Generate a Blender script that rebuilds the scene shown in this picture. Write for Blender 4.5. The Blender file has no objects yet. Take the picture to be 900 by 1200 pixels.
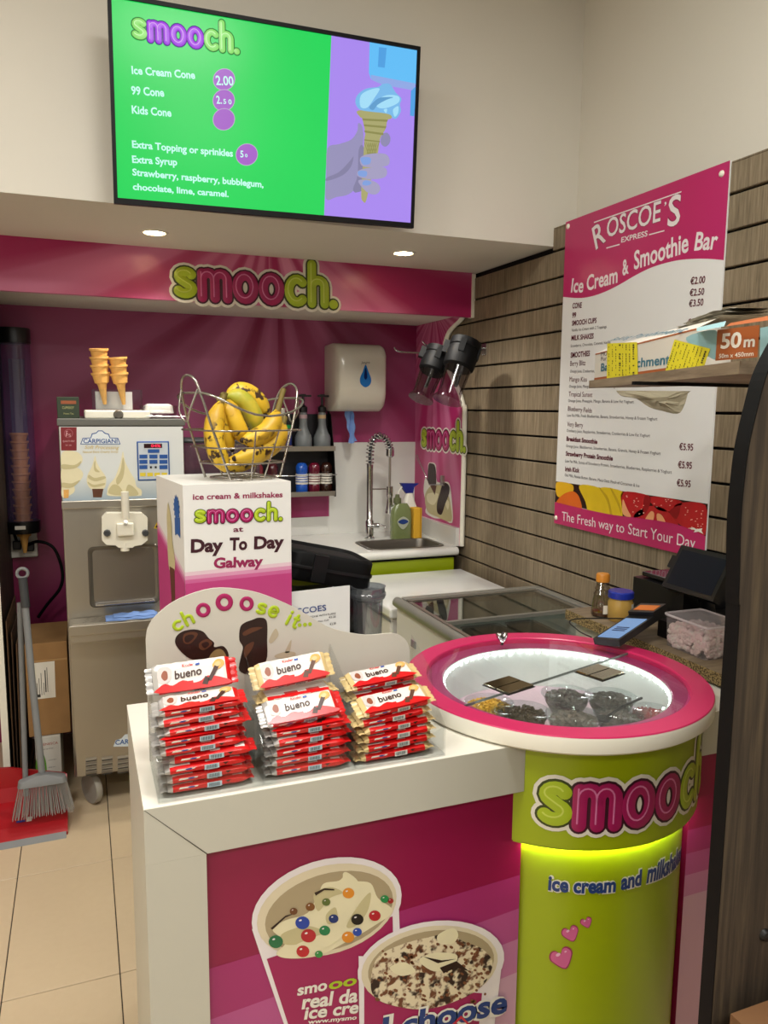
import bpy, bmesh, math, random
from mathutils import Vector, Matrix, noise
D = bpy.data; SC = bpy.context.scene; COL = SC.collection
PI = math.pi; random.seed(7)
sin, cos = math.sin, math.cos

# ------------------------------------------------------------------ camera
FPX, PITCH, YAW, ROLL = 906.0246, 0.132837, 0.373869, 0.0089006
EYE = Vector((0, 0, 1.55))
FW = Vector((sin(YAW)*cos(PITCH), cos(YAW)*cos(PITCH), -sin(PITCH)))
_r = Vector((cos(YAW), -sin(YAW), 0)); _u = _r.cross(FW)
RT = _r*cos(ROLL) + _u*sin(ROLL); UP = -_r*sin(ROLL) + _u*cos(ROLL)
cam = D.objects.new('camera', D.cameras.new('camera')); COL.objects.link(cam)
m = Matrix((RT, UP, -FW)).transposed().to_4x4(); m.translation = EYE
cam.matrix_world = m
cam.data.sensor_fit = 'HORIZONTAL'; cam.data.sensor_width = 36; cam.data.lens = 36*FPX/900
cam.data.clip_start = 0.02
SC.camera = cam

# ------------------------------------------------------------------ world, lights, exposure
SC.view_settings.view_transform = 'Standard'; SC.view_settings.look = 'None'
SC.view_settings.gamma = 1; SC.view_settings.use_curve_mapping = False
SC.view_settings.exposure = 0.0
w = D.worlds.new('world'); SC.world = w; w.use_nodes = True
w.node_tree.nodes['Background'].inputs[0].default_value = (0.95, 0.95, 0.93, 1)
w.node_tree.nodes['Background'].inputs[1].default_value = 0.36
def area(name, loc, size, power, color=(1, .93, .82), rot=(0, 0, 0), sizey=None):
    l = D.lights.new(name, 'AREA'); l.energy = power; l.color = color; l.size = size
    if sizey: l.shape = 'RECTANGLE'; l.size_y = sizey
    o = D.objects.new(name, l); COL.objects.link(o); o.location = loc; o.rotation_euler = rot
    return o
CEIL = 3.12
LAMPS = [(-0.9, 0.9), (0.5, 0.75), (-0.9, -1.2), (0.9, -1.2)]
for x, y in LAMPS:
    area('ceiling_lamp_light', (x, y, CEIL-.03), .58, 30, (1, .985, .95))
DOWN = [(0.275, 2.959), (1.225, 2.935)]
for x, y in DOWN:
    l = D.lights.new('downlight_light', 'SPOT'); l.energy = 36; l.color = (1, .955, .88)
    l.spot_size = math.radians(125); l.spot_blend = .7; l.shadow_soft_size = .035
    o = D.objects.new('downlight_light', l); COL.objects.link(o); o.location = (x, y, 2.155)

# ------------------------------------------------------------------ pixel -> point on a real plane
def ray(px, py): return FW + RT*((px-450)/FPX) - UP*((py-600)/FPX)
def on(ax, val, px, py):
    d = ray(px, py); return EYE + d*((val-EYE[ax])/d[ax])

# ------------------------------------------------------------------ materials
def lin(h):
    h = h.lstrip('#'); c = [int(h[i:i+2], 16)/255 for i in (0, 2, 4)]
    return tuple(x/12.92 if x <= .04045 else ((x+.055)/1.055)**2.4 for x in c)+(1,)
MATS = {}
def nd(nt, t, **kw):
    n = nt.nodes.new(t)
    for k, v in kw.items(): setattr(n, k, v)
    return n
def mathn(nt, op, a, b=None, clamp=False):
    n = nd(nt, 'ShaderNodeMath', operation=op); n.use_clamp = clamp
    for i, v in enumerate((a, b)):
        if v is None: continue
        if isinstance(v, (int, float)): n.inputs[i].default_value = v
        else: nt.links.new(v, n.inputs[i])
    return n.outputs[0]
def mixc(nt, f, a, b):
    n = nd(nt, 'ShaderNodeMix', data_type='RGBA')
    for i, v in ((0, f), (6, a), (7, b)):
        if isinstance(v, (int, float, tuple)): n.inputs[i].default_value = v
        else: nt.links.new(v, n.inputs[i])
    return n.outputs[2]
def noisen(nt, scale, detail=3, vec=None, rough=.5):
    n = nd(nt, 'ShaderNodeTexNoise'); n.inputs['Scale'].default_value = scale
    n.inputs['Detail'].default_value = detail; n.inputs['Roughness'].default_value = rough
    if vec is not None: nt.links.new(vec, n.inputs['Vector'])
    return n.outputs['Fac']
def objco(nt, scale=(1, 1, 1)):
    t = nd(nt, 'ShaderNodeTexCoord'); mp = nd(nt, 'ShaderNodeMapping'); mp.inputs['Scale'].default_value = scale
    nt.links.new(t.outputs['Object'], mp.inputs['Vector']); return mp.outputs[0]
def newmat(name):
    m = D.materials.new(name); m.use_nodes = True; nt = m.node_tree
    return m, nt, nt.nodes['Principled BSDF']
def M(name, col, rough=.5, metal=0, var=.05, vs=9, bump=0, bs=60, coat=0, emit=0, spec=.5, sub=0, alpha=1, trans=0):
    if name in MATS: return MATS[name]
    m, nt, p = newmat(name); c = lin(col)
    if var:
        f = noisen(nt, vs, 4, objco(nt))
        a = tuple(max(0, x*(1-var)) for x in c[:3])+(1,); b = tuple(min(1, x*(1+var)) for x in c[:3])+(1,)
        nt.links.new(mixc(nt, f, a, b), p.inputs['Base Color'])
    else: p.inputs['Base Color'].default_value = c
    p.inputs['Roughness'].default_value = rough; p.inputs['Metallic'].default_value = metal
    p.inputs['Specular IOR Level'].default_value = spec
    p.inputs['Coat Weight'].default_value = coat
    p.inputs['Alpha'].default_value = alpha
    p.inputs['Transmission Weight'].default_value = trans
    if sub: p.inputs['Subsurface Weight'].default_value = sub; p.inputs['Subsurface Radius'].default_value = (.01, .008, .006)
    if emit:
        p.inputs['Emission Color'].default_value = c; p.inputs['Emission Strength'].default_value = emit
    if bump:
        bn = nd(nt, 'ShaderNodeBump'); bn.inputs['Strength'].default_value = bump; bn.inputs['Distance'].default_value = .002
        nt.links.new(noisen(nt, bs, 4, objco(nt)), bn.inputs['Height']); nt.links.new(bn.outputs[0], p.inputs['Normal'])
    MATS[name] = m; return m
def SCR(name, col, s=1.0):
    """a lit screen pixel colour"""
    if name in MATS: return MATS[name]
    m, nt, p = newmat(name); p.inputs['Base Color'].default_value = (.01, .01, .01, 1); p.inputs['Roughness'].default_value = .25; p.inputs['Specular IOR Level'].default_value = .2
    f = noisen(nt, 2.5, 1, objco(nt)); c = lin(col)
    nt.links.new(mixc(nt, f, tuple(x*.93 for x in c[:3])+(1,), tuple(x*1.07 for x in c[:3])+(1,)), p.inputs['Emission Color'])
    p.inputs['Emission Strength'].default_value = s
    MATS[name] = m; return m
def CLEAR(name, tint='f4f6f6', refl=.10, rough=.03, haze=0, hc='ffffff'):
    """thin clear plastic or glass: see-through with a fresnel gloss"""
    if name in MATS: return MATS[name]
    m = D.materials.new(name); m.use_nodes = True; nt = m.node_tree; nt.nodes.clear()
    out = nd(nt, 'ShaderNodeOutputMaterial'); tr = nd(nt, 'ShaderNodeBsdfTransparent'); gl = nd(nt, 'ShaderNodeBsdfGlossy')
    tr.inputs[0].default_value = lin(tint); gl.inputs['Roughness'].default_value = rough
    lw = nd(nt, 'ShaderNodeLayerWeight'); lw.inputs[0].default_value = .5
    f = mathn(nt, 'ADD', mathn(nt, 'MULTIPLY', mathn(nt, 'POWER', lw.outputs['Facing'], 4.0), .45), refl*.5, True)
    ms = nd(nt, 'ShaderNodeMixShader'); nt.links.new(f, ms.inputs[0]); nt.links.new(tr.outputs[0], ms.inputs[1]); nt.links.new(gl.outputs[0], ms.inputs[2])
    so = ms.outputs[0]
    if haze:
        df = nd(nt, 'ShaderNodeBsdfDiffuse'); df.inputs[0].default_value = lin(hc); m2 = nd(nt, 'ShaderNodeMixShader'); m2.inputs[0].default_value = haze
        nt.links.new(so, m2.inputs[1]); nt.links.new(df.outputs[0], m2.inputs[2]); so = m2.outputs[0]
    nt.links.new(so, out.inputs[0]); MATS[name] = m; return m
def POSMAP(nt):
    return nd(nt, 'ShaderNodeNewGeometry').outputs['Position']
def WOOD(name, c1, c2, c3, scale, bump=.4):
    m, nt, p = newmat(name)
    v = objco(nt, scale); a = noisen(nt, 1, 8, v, .65)
    v2 = objco(nt, tuple(s*.22 for s in scale)); b = noisen(nt, 1, 3, v2)
    r = nd(nt, 'ShaderNodeValToRGB'); e = r.color_ramp.elements
    e[0].position = .3; e[0].color = lin(c1); e[1].position = .72; e[1].color = lin(c3)
    k = r.color_ramp.elements.new(.5); k.color = lin(c2)
    nt.links.new(mathn(nt, 'ADD', mathn(nt, 'MULTIPLY', a, .72), mathn(nt, 'MULTIPLY', b, .28)), r.inputs[0])
    nt.links.new(r.outputs[0], p.inputs['Base Color']); p.inputs['Roughness'].default_value = .6
    bn = nd(nt, 'ShaderNodeBump'); bn.inputs['Strength'].default_value = bump; bn.inputs['Distance'].default_value = .001
    nt.links.new(a, bn.inputs['Height']); nt.links.new(bn.outputs[0], p.inputs['Normal'])
    MATS[name] = m; return m
def RAYS(name, dark, light, org, ax, k, off=0, pow_=1.0, rough=.3, reach=1.0):
    """printed sunburst: bands that depend on the angle about a point of the panel"""
    m, nt, p = newmat(name); g = nd(nt, 'ShaderNodeNewGeometry'); s = nd(nt, 'ShaderNodeSeparateXYZ')
    nt.links.new(g.outputs['Position'], s.inputs[0])
    a = mathn(nt, 'SUBTRACT', s.outputs[ax], org[0]); b = mathn(nt, 'SUBTRACT', s.outputs[2], org[1])
    an = mathn(nt, 'ADD', mathn(nt, 'MULTIPLY', mathn(nt, 'ARCTAN2', a, b), k), off)
    n = nd(nt, 'ShaderNodeTexNoise'); n.noise_dimensions = '1D'; n.inputs['Scale'].default_value = 1; n.inputs['Detail'].default_value = 1
    nt.links.new(an, n.inputs['W'])
    r = nd(nt, 'ShaderNodeValToRGB'); e = r.color_ramp.elements; e[0].position = .40; e[1].position = .66
    k1 = e.new(.47); k1.color = (.25,)*3+(1,); k2 = e.new(.5); k2.color = (.55,)*3+(1,); k3 = e.new(.58); k3.color = (.7,)*3+(1,)
    nt.links.new(n.outputs['Fac'], r.inputs[0])
    d = mathn(nt, 'SQRT', mathn(nt, 'ADD', mathn(nt, 'MULTIPLY', a, a), mathn(nt, 'MULTIPLY', b, b)))
    fall = mathn(nt, 'SUBTRACT', 1, mathn(nt, 'DIVIDE', d, reach), True)
    f = mathn(nt, 'MULTIPLY', r.outputs[0], mathn(nt, 'POWER', fall, pow_), True)
    nt.links.new(mixc(nt, f, lin(dark), lin(light)), p.inputs['Base Color'])
    p.inputs['Roughness'].default_value = rough; MATS[name] = m; return m
def GRAD(name, stops, axis, lo, hi, rough=.35):
    """printed colour steps along a world axis (a printed picture, not light)"""
    m, nt, p = newmat(name); g = nd(nt, 'ShaderNodeNewGeometry'); s = nd(nt, 'ShaderNodeSeparateXYZ')
    nt.links.new(g.outputs['Position'], s.inputs[0])
    f = mathn(nt, 'DIVIDE', mathn(nt, 'SUBTRACT', s.outputs[axis], lo), hi-lo, True)
    r = nd(nt, 'ShaderNodeValToRGB'); e = r.color_ramp.elements
    e[0].position = stops[0][0]; e[0].color = lin(stops[0][1]); e[1].position = stops[-1][0]; e[1].color = lin(stops[-1][1])
    for q, c in stops[1:-1]: k = e.new(q); k.color = lin(c)
    nt.links.new(f, r.inputs[0]); nt.links.new(r.outputs[0], p.inputs['Base Color']); p.inputs['Roughness'].default_value = rough
    MATS[name] = m; return m
def SPOTTY(name, base, spot, scale, lo, hi, rough=.5, bump=.3, third=None, sc3=20):
    m, nt, p = newmat(name); v = objco(nt); f = noisen(nt, scale, 5, v)
    r = nd(nt, 'ShaderNodeMapRange'); r.inputs[1].default_value = lo; r.inputs[2].default_value = hi
    nt.links.new(f, r.inputs[0]); col = mixc(nt, r.outputs[0], lin(base), lin(spot))
    if third:
        f3 = noisen(nt, sc3, 2, v); r3 = nd(nt, 'ShaderNodeMapRange'); r3.inputs[1].default_value = .55; r3.inputs[2].default_value = .62
        nt.links.new(f3, r3.inputs[0]); col = mixc(nt, r3.outputs[0], col, lin(third))
    nt.links.new(col, p.inputs['Base Color']); p.inputs['Roughness'].default_value = rough
    bn = nd(nt, 'ShaderNodeBump'); bn.inputs['Strength'].default_value = bump; bn.inputs['Distance'].default_value = .002
    nt.links.new(f, bn.inputs['Height']); nt.links.new(bn.outputs[0], p.inputs['Normal'])
    MATS[name] = m; return m

plaster = M('plaster', 'd6d1c5', .8, var=.03, vs=3, bump=.15, bs=40)
ceilm = M('ceiling paint', 'cfc8ba', .85, var=.03)
white = M('white laminate', 'dedbd0', .35, var=.02)
whiteg = M('white gloss', 'd2d2cc', .2, var=.02, coat=.3)
cream = M('cream plastic', 'e6e2d2', .35, var=.03)
black = M('black plastic', '101012', .35, var=.1)
blackm = M('matt black', '050506', .6, var=.1, spec=.2)
darkg = M('dark grey plastic', '3a3c3e', .4)
greyp = M('grey plastic', '7b7d7e', .5)
greyb = M('syrup grey', '6f7476', .35)
steel = M('stainless steel', 'a8a296', .32, .85, var=.1, vs=3)
steeld = M('dark steel', '77726a', .35, .85)
chrome = M('chrome', 'c9c9c9', .12, 1, var=0)
wire = M('wire', 'a9a49c', .25, .9, var=.1)
lime = M('lime green', '99aa08', .35, var=.02)
limed = M('lime letter', 'a6bd22', .35, var=.02)
magenta = M('magenta', 'a8215e', .35, var=.02)
ringpink = M('ring pink', 'c8285f', .3, var=.03)
pinkl = M('letter pink', 'a01a58', .35, var=.02)
navy = M('navy letter', '1e3a78', .4, var=.02)
maroon = M('maroon letter', '3a101c', .5, var=.02)
winer = M('wine letter', '6a1838', .5, var=.02)
outl = M('white outline', 'e4e0d4', .4, var=.02)
darko = M('dark outline', '3c1024', .4, var=.02)
darkgo = M('dark green outline', '39430f', .4, var=.02)
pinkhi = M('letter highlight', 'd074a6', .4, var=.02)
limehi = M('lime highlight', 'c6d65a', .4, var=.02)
choc = M('chocolate', '2a1610', .35, var=.3, vs=60, bump=.4)
chocm = M('milk chocolate', '5a3420', .45, var=.3, vs=60)
ivory = M('soft serve', 'e2dab6', .5, var=.06, vs=30)
ivory2 = M('soft serve shade', 'c2b88c', .5, var=.06, vs=30)
cone_m = M('wafer', 'dca658', .6, var=.15, vs=60, bump=.6, bs=300)
cone_d = M('wafer dark', 'a8702f', .6, var=.2, vs=60)
card = M('cardboard', '9a7447', .8, var=.12, vs=20)
bluec = M('blue cloth', '6f8fc8', .85, var=.12, vs=40, bump=.5)
redp = M('red plastic', 'a3121c', .35, var=.05)
acry = CLEAR('clear acrylic', 'fbfcfc', .06)
acryf = CLEAR('acrylic pocket', 'fafbfb', .05, .05)
glass = CLEAR('glass', 'f6faf8', .05, .01)
smoke = CLEAR('smoky plastic', '8b7f86', .12, .08)
oak = WOOD('grey oak slats', '4f4332', '7a6c56', '9a8a72', (130, 130, 7))
oakd = WOOD('grey oak panel', '15110c', '3b3127', '655742', (95, 70, 4))
oakh = WOOD('grey oak shelf', '5a4c3c', '857560', 'a09078', (10, 3, 60))

# ------------------------------------------------------------------ object builders
def link(o, parent=None):
    COL.objects.link(o)
    if parent is not None: o.parent = parent
    return o
def chain(o):
    mt = Matrix.Identity(4)
    while o is not None: mt = o.matrix_basis @ mt; o = o.parent
    return mt
def mk(name, V, F, mat, parent=None, world=False, smooth=False, mi=None, auto=None):
    if world and parent is not None:
        inv = chain(parent).inverted(); V = [inv @ Vector(v) for v in V]
    me = D.meshes.new(name); me.from_pydata([tuple(v) for v in V], [], F)
    for q in (mat if isinstance(mat, (list, tuple)) else [mat]): me.materials.append(q)
    if mi: me.polygons.foreach_set('material_index', mi)
    if smooth: me.polygons.foreach_set('use_smooth', [True]*len(me.polygons))
    me.update()
    if auto: me.set_sharp_from_angle(angle=math.radians(auto))
    return link(D.objects.new(name, me), parent)
def tag(o, label=None, cat=None, group=None, kind=None):
    if label: o['label'] = label
    if cat: o['category'] = cat
    if group: o['group'] = group
    if kind: o['kind'] = kind
    return o
def thing(name, label, cat, loc=(0, 0, 0), rz=0, group=None, rx=0, ry=0):
    o = link(D.objects.new(name, None)); o.location = loc; o.rotation_euler = (rx, ry, rz); o.empty_display_size = .05
    return tag(o, label, cat, group)
def struct(name, V, F, mat, **k):
    o = mk(name, V, F, mat, **k); o['kind'] = 'structure'; return o
def boxg(x0, x1, y0, y1, z0, z1):
    V = [(x, y, z) for z in (z0, z1) for y in (y0, y1) for x in (x0, x1)]
    return V, [(0, 2, 3, 1), (4, 5, 7, 6), (0, 1, 5, 4), (2, 6, 7, 3), (0, 4, 6, 2), (1, 3, 7, 5)]
def box(name, x0, x1, y0, y1, z0, z1, mat, parent=None, bev=0, seg=2, world=False):
    V, F = boxg(x0, x1, y0, y1, z0, z1)
    if not bev: return mk(name, V, F, mat, parent, world)
    bm = bmesh.new(); vs = [bm.verts.new(v) for v in V]
    for f in F: bm.faces.new([vs[i] for i in f])
    bmesh.ops.bevel(bm, geom=bm.edges[:], offset=bev, segments=seg, affect='EDGES', profile=.5)
    return frombm(name, bm, mat, parent, world)
def frombm(name, bm, mat, parent=None, world=False, auto=None):
    bm.verts.index_update(); V = [v.co.copy() for v in bm.verts]; F = [[v.index for v in f.verts] for f in bm.faces]; bm.free()
    return mk(name, V, F, mat, parent, world, smooth=bool(auto), auto=auto)
def lathe(name, prof, mat, parent=None, n=32, c=(0, 0, 0), smooth=True, auto=40, M4=None, close=False):
    V = []; F = []; k = len(prof)
    for i in range(n):
        a = 2*PI*i/n
        for r, z in prof: V.append(Vector((r*cos(a), r*sin(a), z)))
    for i in range(n):
        j = (i+1) % n
        for q in range(k-1): F.append((i*k+q, j*k+q, j*k+q+1, i*k+q+1))
        if close: F.append((i*k+k-1, j*k+k-1, j*k, i*k))
    if not close:
        if prof[0][0] > 1e-5: F.append([i*k for i in range(n)][::-1]) if prof[0][1] is not None and mat not in NOCAP else None
        if prof[-1][0] > 1e-5: F.append([i*k+k-1 for i in range(n)]) if mat not in NOCAP else None
    F = [f for f in F if f]
    cv = Vector(c); V = [(M4 @ v if M4 else v) + cv for v in V]
    return mk(name, V, F, mat, parent, smooth=smooth, auto=auto)
NOCAP = [acry, acryf, glass, smoke]
def tubeg(pts, r, n=8, closed=False, caps=True):
    pts = [Vector(p) for p in pts]; N = len(pts); V = []; F = []
    rr = r if isinstance(r, (list, tuple)) else [r]*N
    nrm = None
    for i in range(N):
        a = pts[i-1] if (i > 0 or closed) else pts[0]; b = pts[(i+1) % N] if (i < N-1 or closed) else pts[-1]
        t = (b-a).normalized() if (b-a).length > 1e-9 else Vector((0, 0, 1))
        if nrm is None:
            nrm = t.orthogonal().normalized()
        nrm = (nrm - t*nrm.dot(t))
        nrm = nrm.normalized() if nrm.length > 1e-6 else t.orthogonal().normalized()
        bn = t.cross(nrm)
        for j in range(n):
            q = 2*PI*j/n; V.append(pts[i] + (nrm*cos(q)+bn*sin(q))*rr[i])
    for i in range(N if closed else N-1):
        k = (i+1) % N
        for j in range(n):
            l = (j+1) % n; F.append((i*n+j, i*n+l, k*n+l, k*n+j))
    if caps and not closed: F.append(list(range(n))[::-1]); F.append([(N-1)*n+j for j in range(n)])
    return V, F
def tube(name, pts, r, mat, parent=None, n=8, closed=False, world=False):
    V, F = tubeg(pts, r, n, closed); return mk(name, V, F, mat, parent, world, smooth=True, auto=60)
def join(parts):
    V = []; F = []
    for v, f in parts:
        o = len(V); V += [Vector(q) for q in v]; F += [[i+o for i in g] for g in f]
    return V, F
def spline(pts, n=6, closed=False):
    P = [Vector(p) for p in pts]; out = []; N = len(P)
    for i in range(N if closed else N-1):
        if closed: p0, p1, p2, p3 = P[i-1], P[i], P[(i+1) % N], P[(i+2) % N]
        else: p0, p1, p2, p3 = P[max(i-1, 0)], P[i], P[i+1], P[min(i+2, N-1)]
        for k in range(n):
            t = k/n; out.append(.5*((2*p1)+(p2-p0)*t+(2*p0-5*p1+4*p2-p3)*t*t+(3*p1-p0-3*p2+p3)*t**3))
    if not closed: out.append(P[-1])
    return out

# ------------------------------------------------------------------ frames for printed artwork
class Plane:
    def __init__(s, O, U, V):
        s.O = Vector(O); s.U = Vector(U).normalized(); s.V = Vector(V).normalized(); s.N = s.U.cross(s.V)
    def __call__(s, u, v, w=0): return s.O + s.U*u + s.V*v + s.N*w
    def uv(s, px, py):
        d = ray(px, py); t = (s.O-EYE).dot(s.N)/d.dot(s.N); p = EYE+d*t-s.O
        return Vector((p.dot(s.U), p.dot(s.V)))
class Cyl:
    """artwork wrapped on an upright cylinder; u = arc length, v = height"""
    def __init__(s, c, R): s.c = c; s.R = R
    def __call__(s, u, v, w=0):
        a = u/s.R - PI/2; r = s.R+w; return Vector((s.c[0]+r*cos(a), s.c[1]+r*sin(a), v))
    def uv(s, px, py):
        d = ray(px, py); ox, oy = -s.c[0], -s.c[1]
        A = d.x**2+d.y**2; B = 2*(ox*d.x+oy*d.y); C = ox*ox+oy*oy-s.R**2
        disc = B*B-4*A*C
        t = (-B-math.sqrt(max(disc, 0)))/(2*A); p = EYE+d*t
        return Vector(((math.atan2(p.y-s.c[1], p.x-s.c[0])+PI/2)*s.R, p.z))
EPS = .0005
def art(name, shapes, mat, F, lay, parent, label=None, px=True, stuff=False):
    """flat printed shapes, each a list of pixel (px=True) or (u, v) corners on frame F"""
    V = []; Fc = []; o = None
    for s in shapes:
        if not stuff: V = []; Fc = []
        b = len(V)
        for q in s:
            u, v = F.uv(*q) if px else q
            V.append(F(u, v, lay*EPS))
        Fc.append(list(range(b, len(V))))
        if not stuff:
            o = mk(name, V, Fc, mat, parent, world=True)
            if label: o['label'] = label
    if stuff: o = mk(name, V, Fc, mat, parent, world=True); o['kind'] = 'stuff'
    return o
def blob(cx, cy, rx, ry=None, n=20, a0=0, rot=0, jit=0):
    ry = ry or rx; out = []
    for i in range(n):
        a = a0+2*PI*i/n; k = 1+jit*random.uniform(-1, 1)
        x = rx*k*cos(a); y = ry*k*sin(a); out.append((cx+x*cos(rot)-y*sin(rot), cy+x*sin(rot)+y*cos(rot)))
    return out
def smoothpoly(pts, n=5): return [(p.x, p.y) for p in spline([(x, y, 0) for x, y in pts], n, True)]
_tc = {}
def textmesh(s, bold=0.0, shear=0.0, spacing=1.0):
    k = (s, bold, shear, spacing)
    if k in _tc: return _tc[k]
    c = D.curves.new('t', 'FONT'); c.body = s; c.size = 1; c.offset = bold; c.shear = shear; c.resolution_u = 3; c.space_character = spacing
    o = D.objects.new('t', c); me = D.meshes.new_from_object(o)
    V = [v.co.copy() for v in me.vertices]; F = [list(p.vertices) for p in me.polygons]
    D.objects.remove(o); D.curves.remove(c); D.meshes.remove(me)
    _tc[k] = (V, F); return V, F
def capH():
    V, F = textmesh('H'); return max(v.y for v in V)
CAP = None
def textuv(s, F, a, b, h, lay, bold=0, shear=0, bend=0):
    """mesh of text whose baseline runs from a to b (u, v) with cap height h; bend lifts the middle"""
    global CAP
    if CAP is None: CAP = capH()
    V, Fc = textmesh(s, bold, shear); x0 = min(v.x for v in V); x1 = max(v.x for v in V)
    a = Vector(a); b = Vector(b); L = (b-a).length; d = (b-a)/L; n = Vector((-d.y, d.x)); out = []
    for v in V:
        t = (v.x-x0)/(x1-x0); q = a + d*(t*L) + n*(v.y*h/CAP + bend*4*t*(1-t)); out.append(F(q.x, q.y, lay*EPS))
    return out, Fc
def text(name, items, mat, F, lay, parent, bold=0, label=None, px=True, shear=0):
    parts = []
    for it in items:
        s, a, b, top = it[:4]; bend = it[4] if len(it) > 4 else 0
        if px:
            A = F.uv(*a); B = F.uv(*b)
            h = top if isinstance(top, float) else abs((F.uv(*top)-A).dot(Vector((-(B-A).y, (B-A).x)).normalized()))
        else: A, B, h = a, b, top
        V, Fc = textuv(s, F, A, B, h, lay, bold, shear, bend); o = mk(name, V, Fc, mat, parent, world=True)
        if label: o['label'] = label
    return o

# round-ended stroke lettering
def arc(cx, cy, rx, ry, a0, a1, n=12):
    return [(cx+rx*cos(math.radians(a0+(a1-a0)*i/n)), cy+ry*sin(math.radians(a0+(a1-a0)*i/n))) for i in range(n+1)]
GL = {
 's': (.50, [arc(.27, .70, .22, .16, 25, 255, 10)[:-1]+arc(.25, .27, .25, .17, 80, -150, 12)[1:]]),
 'm': (.86, [[(0, 0), (0, .84)], [(0, .5)]+arc(.215, .62, .215, .24, 180, 0, 8)+[(.43, 0)], [(.43, .5)]+arc(.645, .62, .215, .24, 180, 0, 8)+[(.86, 0)]]),
 'o': (.60, [arc(.30, .43, .30, .42, 90, 450, 20)]),
 'O': (.60, [arc(.30, .43, .30, .42, 90, 450, 20)]),
 'c': (.52, [arc(.30, .43, .30, .42, 48, 312, 14)]),
 'h': (.48, [[(0, 0), (0, 1.42)], [(0, .5)]+arc(.24, .62, .24, .24, 180, 0, 8)+[(.48, 0)]]),
 'e': (.58, [[(.04, .43), (.56, .43)]+arc(.30, .43, .28, .42, 8, 315, 14)]),
 'i': (.0, [[(0, 0), (0, .82)], [(0, 1.2), (0, 1.21)]]),
 't': (.34, [[(.14, 1.15), (.14, .2), (.2, .02), (.34, .0)], [(-.04, .8), (.32, .8)]]),
 '.': (.0, [[(0, 0.0), (.01, 0.0)]]),
 ' ': (.18, []),
}
def strokeg(P, r, h, closed=False):
    """domed ribbon with round caps in (u, v, w)"""
    P = [Vector(p) for p in P]; V = []; F = []; CS = ((-1, 0), (-.7, .7), (0, 1), (.7, .7), (1, 0)); N = len(P)
    for i in range(N):
        a = P[i-1] if i else (P[-2] if closed else P[0]); b = P[i+1] if i < N-1 else (P[1] if closed else P[-1])
        t = (b-a).normalized(); n = Vector((-t.y, t.x))
        for k, hh in CS: q = P[i]+n*(k*r); V.append((q.x, q.y, hh*h))
    for i in range(N-1):
        for j in range(4): F.append((i*5+j, (i+1)*5+j, (i+1)*5+j+1, i*5+j+1))
    if not closed:
        for end in (0, N-1):
            t = (P[1]-P[0]).normalized() if end == 0 else (P[-2]-P[-1]).normalized()
            a0 = math.atan2(-t.y, -t.x); b = len(V); K = 8
            V.append((P[end].x, P[end].y, h))
            for rr, hh in ((.7, .7), (1, 0)):
                for j in range(K+1):
                    a = a0-PI/2+PI*j/K; V.append((P[end].x+rr*r*cos(a), P[end].y+rr*r*sin(a), hh*h))
            for j in range(K):
                F.append((b, b+1+j, b+2+j)); F.append((b+1+j, b+1+K+1+j, b+2+K+1+j, b+2+j))
    return V, F
def strokes(word, F, a, b, xh, r, h, lay, colors=None, gap=.33, pick=None, bend=0, hw=.165, rot=True):
    """stroke text from baseline a to b (u, v), x-height xh; returns geometry list per letter"""
    x = 0; pos = []
    for ch in word:
        pos.append(x); x += GL[ch][0] + (gap if ch != ' ' else .25)
    W = x-gap; a = Vector(a); b = Vector(b); L = (b-a).length; d = (b-a)/L; n = Vector((-d.y, d.x)); sx = L/W; sy = xh/.86
    out = []
    for ch, x0 in zip(word, pos):
        geo = []
        for path in GL[ch][1]:
            closed = ch in 'oO'
            P2 = []
            for gx, gy in path:
                t = (x0+gx)/W; q = a+d*((x0+gx)*sx)+n*(gy*sy+bend*4*t*(1-t)); P2.append((q.x, q.y))
            V, Fc = strokeg(P2, r*min(sx, sy), h, closed)
            geo.append(([F(u, v, lay*EPS+w_) for u, v, w_ in V], Fc))
        out.append(join(geo))
    return out
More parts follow.
